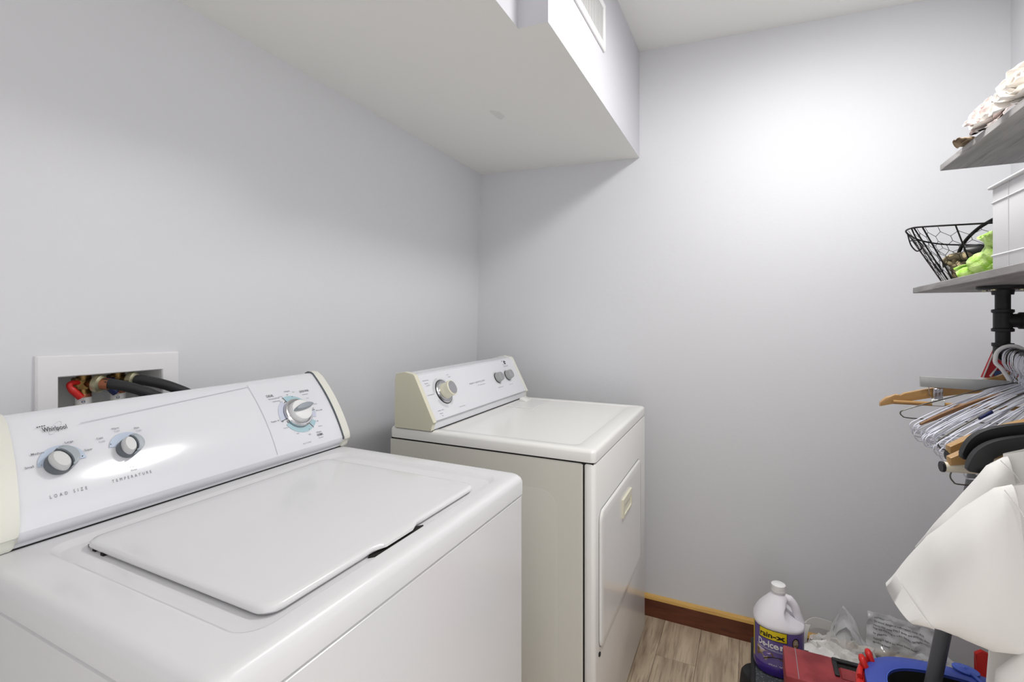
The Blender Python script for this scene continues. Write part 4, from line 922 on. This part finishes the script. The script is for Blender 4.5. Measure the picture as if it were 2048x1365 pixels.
# ------------------------------------------------------------------ flowers on the upper shelf
def petal(c, d, up, L, wd, cup, curl):
    d = Vector(d).normalized(); up = (Vector(up)-d*Vector(up).dot(d)).normalized(); s = d.cross(up)
    def f(u, v):
        a = (v-0.5)*2; wf = wd*math.sin(PI*min(1, 0.12+u*0.80))**0.7
        return Vector(c)+d*L*u*(1-0.16*a*a)+s*a*wf*0.5+up*(cup*(a*a*0.6+math.sin(u*PI*0.6)*0.9-0.5)+curl*u**3+0.0016*noise.noise(Vector((u*4+L*90, a*3, wd*50))))
    return f
def flower(c, r, label, seed, axis, tone):
    t = empty('silk_peony', (c[0], c[1], 1.6935), label, 'flower', 'silk flowers on the upper shelf')
    rnd = random.Random(seed); A = Vector(axis).normalized(); u = A.orthogonal().normalized(); v = A.cross(u)
    k = MB(); k.blob(Vector(c), (r*0.33,)*3, 0.25, 6, 3, seed); k.build('flower_heart', tone[0], t, 60)
    for lay, (n, op, L, wd) in enumerate(((5, 0.35, 0.72, 0.75), (6, 0.75, 0.86, 0.85), (7, 1.15, 1.0, 0.95), (8, 1.6, 1.06, 0.95))):
        for i in range(n):
            a = 2*PI*(i+0.5*lay)/n+rnd.uniform(-0.2, 0.2); o_ = op+rnd.uniform(-0.12, 0.12)
            rad = u*math.cos(a)+v*math.sin(a); d = A*math.cos(o_)+rad*math.sin(o_)
            base = Vector(c)-A*r*0.25+rad*r*0.12
            up_ = A*math.sin(o_)-rad*math.cos(o_)
            m = MB(); m.grid(petal(base, d, up_, r*L*rnd.uniform(0.9, 1.08), r*wd*rnd.uniform(0.9, 1.15), r*0.26, r*0.10), 9, 8, 0.0006)
            for q in m.bm.verts: q.co.z = max(q.co.z, 1.6945)
            m.build('petal', tone[1] if rnd.random() < 0.7 else tone[2], t, 60)
flower((1.475, -0.489, 1.733), 0.050, 'blush white silk peony lying nearest the shelf end', 3, (-0.3, 0.75, 0.6), ('petalp', 'petalp', 'petal'))
flower((1.335, -0.497, 1.740), 0.058, 'large white silk peony nearer the room than the blush one', 5, (-0.45, 0.7, 0.6), ('petal', 'petal', 'petaly'))
flower((1.19, -0.54, 1.737), 0.056, 'white silk peony mostly outside the picture at the shelf front', 9, (-0.3, 0.5, 0.8), ('petal', 'petal', 'petaly'))
b = MB(); b.grid(lambda u, v: (1.585-0.075*u+0.004*math.sin(v*9), -0.470+0.020*(v-0.35)*math.sin(PI*(0.15+0.8*u))*2.0, 1.6955+0.010*math.sin(PI*u)*(0.4+v*0.6)+0.004*noise.noise(Vector((u*8, v*6, 0)))), 14, 8, 0.0015)
b.tube([(1.595, -0.462, 1.6965), (1.56, -0.463, 1.698), (1.53, -0.468, 1.70)], [0.0012, 0.002, 0.0022], 6)
tag(b.build('dried_leaf', 'leafdry', None, 60), 'curled brown dried leaf at the far end of the upper shelf', 'leaf')

# red bag with white edging hung low behind the rod
t = empty('cloth_bag', (1.62, -0.60, 1.12), 'red cloth bag with white edging hanging behind the hooks', 'bag')
b = MB(); b.raw([(1.64, -0.551, 1.196), (1.64, -0.68, 1.196), (1.64, -0.70, 1.118), (1.64, -0.527, 1.118), (1.65, -0.551, 1.196), (1.65, -0.68, 1.196), (1.655, -0.70, 1.118), (1.655, -0.527, 1.118)], [(0, 1, 2, 3), (4, 5, 6, 7), (0, 1, 5, 4), (1, 2, 6, 5), (2, 3, 7, 6), (3, 0, 4, 7)]); b.build('body', 'redcloth', t, 0)
b = MB(); b.tube([(1.639, -0.551, 1.196), (1.639, -0.527, 1.118)], 0.0016, 6); b.tube([(1.638, -0.540, 1.122), (1.638, -0.556, 1.150), (1.638, -0.580, 1.122)], 0.0026, 6); b.build('edging', 'paper', t, 60)
b = MB(); b.box((1.636, -0.572, 1.120), (1.641, -0.548, 1.137), 0.001, 1); b.build('patch', 'bluecloth', t, 0)
b = MB(); b.tube(spline([(1.645, -0.66, 1.195), (1.60, -0.66, 1.24), (1.53, -0.655, 1.275), (1.496, -0.652, 1.279), (1.485, -0.652, 1.262)], 4), 0.003, 6); b.build('strap', 'redcloth', t, 60)

# ------------------------------------------------------------------ things on the floor
# low step with a gritty top and a rubber edge
t = empty('aerobic_step', (1.83, -0.18, 0), 'low black step with speckled grey top under the purple jug', 'step')
sx0, sx1, sy0, sy1, sz = 1.694, 1.965, -0.36, 0.002, 0.122
b = MB(); b.loops([rrect(sx0+.01, sx1-.01, sy0+.01, sy1-.004, .02, 0.0), rrect(sx0, sx1, sy0, sy1, .015, 0.02), rrect(sx0, sx1, sy0, sy1, .012, sz-0.004), rrect(sx0+.004, sx1-.004, sy0+.004, sy1-.004, .010, sz), rrect(sx0+.012, sx1-.012, sy0+.012, sy1-.012, .008, sz), rrect(sx0+.013, sx1-.013, sy0+.013, sy1-.013, .008, sz-0.003)]); b.build('body', 'rubber', t, 40)
MB().box((sx0+.0135, sy0+.0135, sz-0.004), (sx1-.0135, sy1-.0135, sz-0.0012)).build('mat', 'grit', t, 0)
b = MB(); b.lathe([(0.055, 0), (0.058, 0.02), (0.052, 0.07), (0.046, 0.078)], (1.838, 0.002-0.022, 0.0), n=28); b.build('foot', 'rubber', t, 40)
# de-icer jug
jx, jy, jz = 1.842, -0.080, sz-0.0012
J = empty('plastic_jug', (jx, jy, jz), 'milky plastic jug with purple label standing against the back wall', 'jug')
def jl(rx, ry, z, n=2.6, N=48, sx=0.0, sy=0.0):
    P = []
    for k in range(N):
        a = 2*PI*k/N; c, s = math.cos(a), math.sin(a)
        P.append((jx+sx+rx*math.copysign(abs(c)**(2/n), c), jy+sy+ry*math.copysign(abs(s)**(2/n), s), z))
    return P
H = lambda z: jz+z
b = MB(); b.loops([jl(.062, .062, H(0)), jl(.072, .072, H(.004)), jl(.0745, .0745, H(.014)), jl(.0745, .0745, H(.034)), jl(.073, .073, H(.037))]); b.build('tinted_base', 'purpled', J, 50)
b = MB(); L = [jl(.0725, .0725, H(.036)), jl(.073, .073, H(.146)), jl(.0745, .0745, H(.150)), jl(.0755, .0755, H(.156))]
for z, r in ((.162, .0735), (.173, .069), (.187, .061), (.201, .051), (.214, .040), (.228, .0285), (.236, .0205), (.240, .0185), (.252, .018)): L.append(jl(r, r, H(z), 2.6-0.6*min(1, (z-.15)/.08)))
b.loops(L); jb = b.build('body', 'jug', J, 60)
# hollow beside the handle, then the handle itself (towards the right wall)
def dent(v):
    dxv, dyv, dzv = v.x-(jx-J.location.x), v.y-(jy-J.location.y), v.z
    return dxv, dyv, dzv
for v in jb.data.vertices:
    x, y_, z = v.co
    if y_ < -0.008 and 0.158 < z < 0.232:
        e = min(1, (z-0.158)/0.02)*min(1, (0.232-z)/0.02); lim = -0.012-(1-e)*0.07
        if y_ < lim: v.co.y = lim+(y_-lim)*0.15
b = MB(); b.tube(spline([(jx, jy-0.012, H(.231)), (jx, jy-0.030, H(.226)), (jx, jy-0.046, H(.206)), (jx, jy-0.0545, H(.180)), (jx, jy-0.060, H(.164)), (jx, jy-0.060, H(.152))], 5), [0.010]*5+[0.0125]*16+[0.0145]*5, 14); b.build('handle', 'jug', J, 60)
b = MB(); b.lathe([(0.0195, 0.244), (0.0215, 0.245), (0.0215, 0.2515), (0.0200, 0.2525), (0.0215, 0.2535), (0.0215, 0.2665), (0.019, 0.2685)], (jx, jy, jz), n=36); b.build('screw_cap', 'white', J, 40)
# label bent round the body, its centre turned to the room
LA = math.radians(180-3)
def jp(a, z, off=0.0008):
    th = LA + a/0.0735        # a runs to the right as seen from the room
    z = 0.034+(z-0.038)*1.40
    c, s = math.cos(th), math.sin(th); n = 2.6; rr = 0.0735
    x = rr*math.copysign(abs(c)**(2/n), c); y_ = rr*math.copysign(abs(s)**(2/n), s); l = math.hypot(x, y_)
    return Vector((jx+x*(1+off/l), jy+y_*(1+off/l), H(z)))
def patch(mb, a0, a1, z0, z1, off, n=20, lift=None):
    V = []
    for i in range(n+1):
        a = a0+(a1-a0)*i/n; V += [jp(a, z0, off), jp(a, z1, off)]
    mb.raw(V, [(2*i, 2*i+1, 2*i+3, 2*i+2) for i in range(n)])
k = MB(); patch(k, -0.088, 0.094, 0.038, 0.1205, 0.0006, 30); lb = k.build('label', 'purple', J, 60, label='purple printed label')
k = MB(); patch(k, -0.096, -0.084, 0.038, 0.1205, 0.0008, 6); patch(k, -0.053, 0.018, 0.0985, 0.1195, 0.0012, 16); k.build('yellow_panel', 'yellow', lb, 60)
k = MB()
for a0, a1, z0, z1 in ((-0.053, 0.018, 0.0975, 0.0987), (-0.053, 0.018, 0.1193, 0.1205), (-0.0525, -0.051, 0.0975, 0.1205), (0.017, 0.0185, 0.0975, 0.1205)): patch(k, a0, a1, z0, z1, 0.0014, 8)
f2 = lambda a, c: jp(a, c, 0.0017)
put_text(k, 'rain-x', -0.048, 0.014, 0.1025, 0.0115, f2, bold=0.03)
k.build('brand_lettering', 'black', lb, 0)
k = MB(); put_text(k, 'De-Icer', -0.056, 0.013, 0.0800, 0.0140, f2, bold=0.03); put_text(k, '-25', 0.037, 0.051, 0.0975, 0.007, f2)
put_text(k, 'SPRAY WASHER', -0.02, 0.034, 0.0405, 0.0032, f2); k.build('white_lettering', 'white', lb, 0)
k = MB(); put_text(k, 'WINDSHIELD WASHER FLUID', -0.050, 0.012, 0.0745, 0.0030, f2); line2d(k, -0.063, 0.0775, 0.036, 0.0715, 0.0009, f2, 10); k.build('small_lettering', 'lav', lb, 0)
k = MB(); arc2d(k, 0.044, 0.100, 0.0, 0.0115, 0, 360, lambda a, c: jp(a, c, 0.0013), 20); k.build('round_badge', 'tan', lb, 0)
k = MB(); arc2d(k, 0.044, 0.100, 0.010, 0.0122, 0, 360, lambda a, c: jp(a, c, 0.0016), 20); k.build('badge_ring', 'black', lb, 0)
k = MB(); V = [jp(a, z, 0.0012) for a, z in ((-0.064, 0.0735), (-0.052, 0.0755), (-0.030, 0.071), (-0.01, 0.0685), (-0.006, 0.060), (-0.02, 0.058), (-0.045, 0.060), (-0.064, 0.060))]; k.raw(V, [tuple(range(8))])
k.raw([jp(a, z, 0.0012) for a, z in ((-0.064, 0.060), (-0.045, 0.060), (-0.02, 0.058), (-0.004, 0.062), (0.006, 0.059), (0.020, 0.0605), (0.026, 0.057), (0.026, 0.044), (0.0, 0.046), (-0.03, 0.048), (-0.062, 0.051))], [(0, 1, 2, 9, 10), (2, 3, 4, 5, 6, 7, 8, 9)]); k.build('picture', 'tan', lb, 0)
k = MB(); k.raw([jp(a, z, 0.0016) for a, z in ((-0.060, 0.072), (-0.05, 0.0735), (-0.028, 0.0690), (-0.012, 0.0665), (-0.02, 0.0640), (-0.048, 0.066))], [tuple(range(6))]); k.build('picture_sky', 'lavp', lb, 0)
k = MB(); line2d(k, -0.036, 0.050, -0.012, 0.059, 0.0022, f2, 6); line2d(k, -0.012, 0.059, 0.012, 0.0625, 0.0016, f2, 6); k.build('picture_wiper', 'black', lb, 0)
# red metal toolbox
T = empty('toolbox', (1.62, -0.28, 0), 'worn red metal toolbox with black folding handle in front of the jug', 'toolbox')
tx0, tx1, ty0, ty1, tz = 1.550, 1.688, -0.475, -0.087, 0.281
b = MB(); b.box((tx0, ty0, 0.0), (tx1, ty1, 0.205), 0.003, 2); b.build('body', 'redm', T)
b = MB(); b.box((tx0-.002, ty0-.002, 0.207), (tx1+.002, ty1+.002, tz), 0.004, 2); ld = b.build('lid', 'redm', T)
for y_ in (ty1-0.030, ty0+0.030):
    MB().box((tx0-.001, y_-0.0008, tz-0.0005), (tx1+.001, y_+0.0008, tz+0.0006), 0.0003, 1).build('lid_seam', 'inkl', ld, 0)
b = MB()
for y_ in (-0.213, -0.345): b.box((1.604, y_-0.006, tz), (1.676, y_+0.006, tz+0.007), 0.002, 1)
b.box((1.664, -0.351, tz+0.001), (1.677, -0.207, tz+0.010), 0.003, 2); b.build('handle', 'blackp', T)
MB().box((1.646, -0.345, tz), (1.664, -0.219, tz+0.0012)).build('handle_recess', 'dark', T, 0)
MB().box((1.600, -0.352, tz-0.001), (1.646, -0.222, tz+0.0035), 0.002, 1).build('raised_plate', 'redm', T)
MB().box((tx0-.005, -0.29, 0.19), (tx0, -0.25, 0.23), 0.002, 1).build('latch', 'zinc', T)
# blue bucket with red clamp
C0 = (1.40, -0.42); BK = empty('bucket', (C0[0], C0[1], 0), 'blue plastic bucket with dark opening standing before the red toolbox', 'bucket')
def se(a, c, z, n=2.5, N=64, ox=0.0):
    return [(C0[0]+ox+a*math.copysign(abs(math.cos(t))**(2/n), math.cos(t)), C0[1]+c*math.copysign(abs(math.sin(t))**(2/n), math.sin(t)), z) for t in [2*PI*j/N for j in range(N)]]
b = MB(); b.loops([se(.105, .135, 0.0), se(.108, .138, 0.01), se(.128, .162, .395), se(.140, .176, .403), se(.1425, .178, .410), se(.1415, .177, .418), se(.136, .1715, .4215), se(.107, .142, .4225), se(.101, .136, .4205), se(.099, .134, .414)], True, False); b.build('shell', 'blueb', BK, 50)
b = MB(); b.loops([se(.0995, .1345, .4155), se(.097, .132, .40), se(.085, .115, .012)], False, True); b.build('inner_liner', 'dark', BK, 50)
b = MB(); b.tube(se(.1003, .1352, .4195), 0.0014, 6, closed=True); b.build('rim_bead', 'blued', BK, 60)
b = MB(); 
def flap(u, v):
    a = 2*PI*u; r = v; return (1.535+0.020*r*math.cos(a)-0.0, -0.462+0.026*r*math.sin(a), 0.426+0.002*(1-v)+0.002*math.sin(a))
b.grid(flap, 24, 4, 0.003); b.tube([(1.520, -0.468, 0.427), (1.495, -0.478, 0.425), (1.48, -0.48, 0.4235)], 0.004, 8); b.build('spout_tab', 'blued', BK, 60)
b = MB()
for k, (x, y_) in enumerate(((1.493, -0.2635), (1.462, -0.2455))):
    b.tube(spline([(x-0.012, y_-0.004, 0.418), (x-0.008, y_+0.001, 0.430), (x+0.004, y_+0.001, 0.432), (x+0.012, y_-0.004, 0.42)], 4), 0.0075, 8)
b.tube(spline([(1.505, -0.272, 0.405), (1.475, -0.250, 0.405), (1.44, -0.238, 0.40), (1.40, -0.232, 0.392)], 5), 0.010, 10)
b.tube(spline([(1.49, -0.262, 0.418), (1.46, -0.243, 0.416), (1.42, -0.233, 0.412)], 5), 0.006, 8); b.build('clamp', 'red', BK, 60, label='ribbed red plastic clamp')
# charcoal pole standing in the bucket
d = Vector((0.011, -0.024, 0.131)); p0 = Vector((1.468, -0.384, 0.421)); lo_ = p0-d*(0.400/0.131); hi_ = p0+d*(0.56/0.131)
t = empty('mop_pole', lo_, 'slim charcoal pole leaning up out of the blue bucket behind the sleeve', 'pole')
b = MB(); b.tube([lo_, hi_], 0.0152, 20); b.build('shaft', 'pole', t, 50)
b = MB(); b.tube([hi_, hi_+d*0.18], [0.0165, 0.014], 20); b.build('end_cap', 'rubber', t, 50)
# plastic bags
def bag(name, m, c, rad, seed, label, amp=0.35, freq=5, sub=4, rz=0.0, zmin=0.001):
    b = MB(); b.blob((0, 0, 0), rad, amp, freq, sub, seed)
    for v in b.bm.verts:
        k = noise.noise(Vector((v.co.x*38+seed, v.co.y*38, v.co.z*38)))*0.010+abs(noise.noise(Vector((v.co.x*90, v.co.y*90+seed, v.co.z*90))))*0.006
        v.co += v.co.normalized()*k
    b.bm.transform(Matrix.Translation(c) @ Matrix.Rotation(rz, 4, 'Z'))
    for v in b.bm.verts: v.co.z = max(v.co.z, zmin); v.co.x = min(v.co.x, 2.118)
    o = b.build(name, m, None, 25); return tag(o, label, 'bag', 'plastic bags by the back wall')
def sheet_bag(name, m, f, label, nu=26, nv=22, th=0.0008):
    b = MB(); b.grid(f, nu, nv, th); o = b.build(name, m, None, 28); return tag(o, label, 'bag', 'plastic bags by the back wall')
bag('plastic_bag', 'milky', (1.985, -0.285, 0.075), (0.085, 0.10, 0.085), 2.2, 'crumpled milky plastic bag heaped beside the jug', 0.45, 6)
def peak(u, v):
    y_ = -0.185-0.22*u; h = 0.205*(1-abs(u-0.46)*1.25)*(1-0.15*math.sin(u*9)); z = 0.09+(h-0.06)*v+0.012*noise.noise(Vector((u*7, v*7, 1)))
    return (1.965+0.075*v+0.024*noise.noise(Vector((u*6, v*5, 4)))+0.010*abs(noise.noise(Vector((u*18, v*16, 2)))), y_+0.012*noise.noise(Vector((u*9, v*8, 7))), z)
sheet_bag('plastic_bag', 'clear', peak, 'clear plastic bag standing up in a peak behind the toolbox')
# printed clear bag with the suffocation warning
def pb(u, v, off=0.0):
    y_ = -0.352-0.185*u-0.015*v; z = 0.105+0.135*v*(1-0.12*(u-0.4)**2)-0.02*u*v+0.004*noise.noise(Vector((u*7, v*7, 9)))
    return Vector((2.045+0.055*v+0.020*noise.noise(Vector((u*5, v*4, 6)))+0.005*abs(noise.noise(Vector((u*13, v*11, 2))))-off, y_, z))
o = sheet_bag('plastic_bag', 'clear', lambda u, v: pb(u, v), 'clear plastic bag printed with black warning text against the wall', 44, 32)
k = MB()
for i, (tx, wd) in enumerate((('WARNING:', 0.16), ('To avoid danger of suffocation, keep this', 0.74), ('plastic bag away from babies and children. Do', 0.80), ('not use this bag in cribs, beds, carriages', 0.72), ('or playpens.', 0.22), ('This bag is not a toy. Please knot before', 0.66), ('throwing away.', 0.26))):
    b0 = 0.88-0.088*i-(0.03 if i > 4 else 0)
    put_text(k, tx, 0.10, 0.10+wd, b0, 0.040, lambda a, c: pb(a, c, 0.0045), bold=0.01)
k.build('printed_warning', 'black', o, 0)
bag('plastic_bag', 'clear', (2.04, -0.555, 0.075), (0.06, 0.075, 0.075), 5.1, 'small clear bag slumped to the right of the printed one', 0.45, 6)
bag('plastic_bag', 'milky', (1.99, -0.47, 0.060), (0.07, 0.085, 0.065), 9.1, 'yellowish film bag holding cards behind the bucket', 0.4, 6)
bag('plastic_bag', 'clear', (2.06, -0.655, 0.05), (0.055, 0.06, 0.06), 7.7, 'clear film bag low in the corner behind the pole', 0.45, 7)
b = MB(); b.grid(lambda u, v: (1.90+0.10*v+0.015*math.sin(u*6), -0.16-0.20*u, 0.115+0.035*math.sin(PI*u)*v+0.016*noise.noise(Vector((u*5, v*5, 3)))), 18, 12, 0.002)
tag(b.build('tissue_paper', 'paper', None, 40), 'crumpled white tissue paper poking from the milky bag', 'paper')
b = MB(); b.grid(lambda u, v: tuple(a+bb_ for a, bb_ in zip(spline([(2.06, -0.158, 0.05), (2.06, -0.160, 0.12), (2.075, -0.175, 0.158), (2.10, -0.21, 0.170), (2.105, -0.262, 0.165)], 6)[int(u*24)], (0.0, 0.0, 0.0) if v < 0.5 else ((0.005, -0.022, -0.002) if u < 0.42 else (0.0, -0.006, -0.036)))), 24, 1, 0.0015)
tag(b.build('paper_strip', 'paper', None, 60), 'bent white card strip arching behind the purple jug', 'paper')
for i, (x, y_, z, rz, m, lbl) in enumerate(((1.955, -0.432, 0.138, 0.5, 'card', 'tan wooden photo tile sticking out behind the bucket rim'), (1.945, -0.410, 0.128, -0.2, 'cardp', 'small pale card beside the tan tile'), (1.965, -0.470, 0.130, 0.1, 'ywrap', 'yellow green wrapper beside the charcoal pole'))):
    b = MB(); b.box((-0.006, -0.026, -0.03), (0.006, 0.026, 0.03), 0.002, 1); b.bm.transform(Matrix.Translation((x, y_, z)) @ Matrix.Rotation(rz, 4, 'X') @ Matrix.Rotation(0.5, 4, 'Y'))
    tag(b.build('photo_card' if i < 2 else 'wrapper', m, None, 0), lbl, 'card' if i < 2 else 'wrapper')
# red scoop leaning by the wall
b = MB(); b.prism([(-0.604, 0.0), (-0.600, 0.10), (-0.612, 0.20), (-0.606, 0.255), (-0.622, 0.268), (-0.655, 0.255), (-0.665, 0.2), (-0.70, 0.10), (-0.70, 0.0)], 0, 1.94, 1.955, 0.004); b.blob((1.965, -0.65, 0.05), (0.03, 0.045, 0.05), 0.05, 4, 3, 1)
tag(b.build('dust_scoop', 'red', None, 40), 'dull red plastic scoop standing beyond the shirt by the wall', 'scoop')
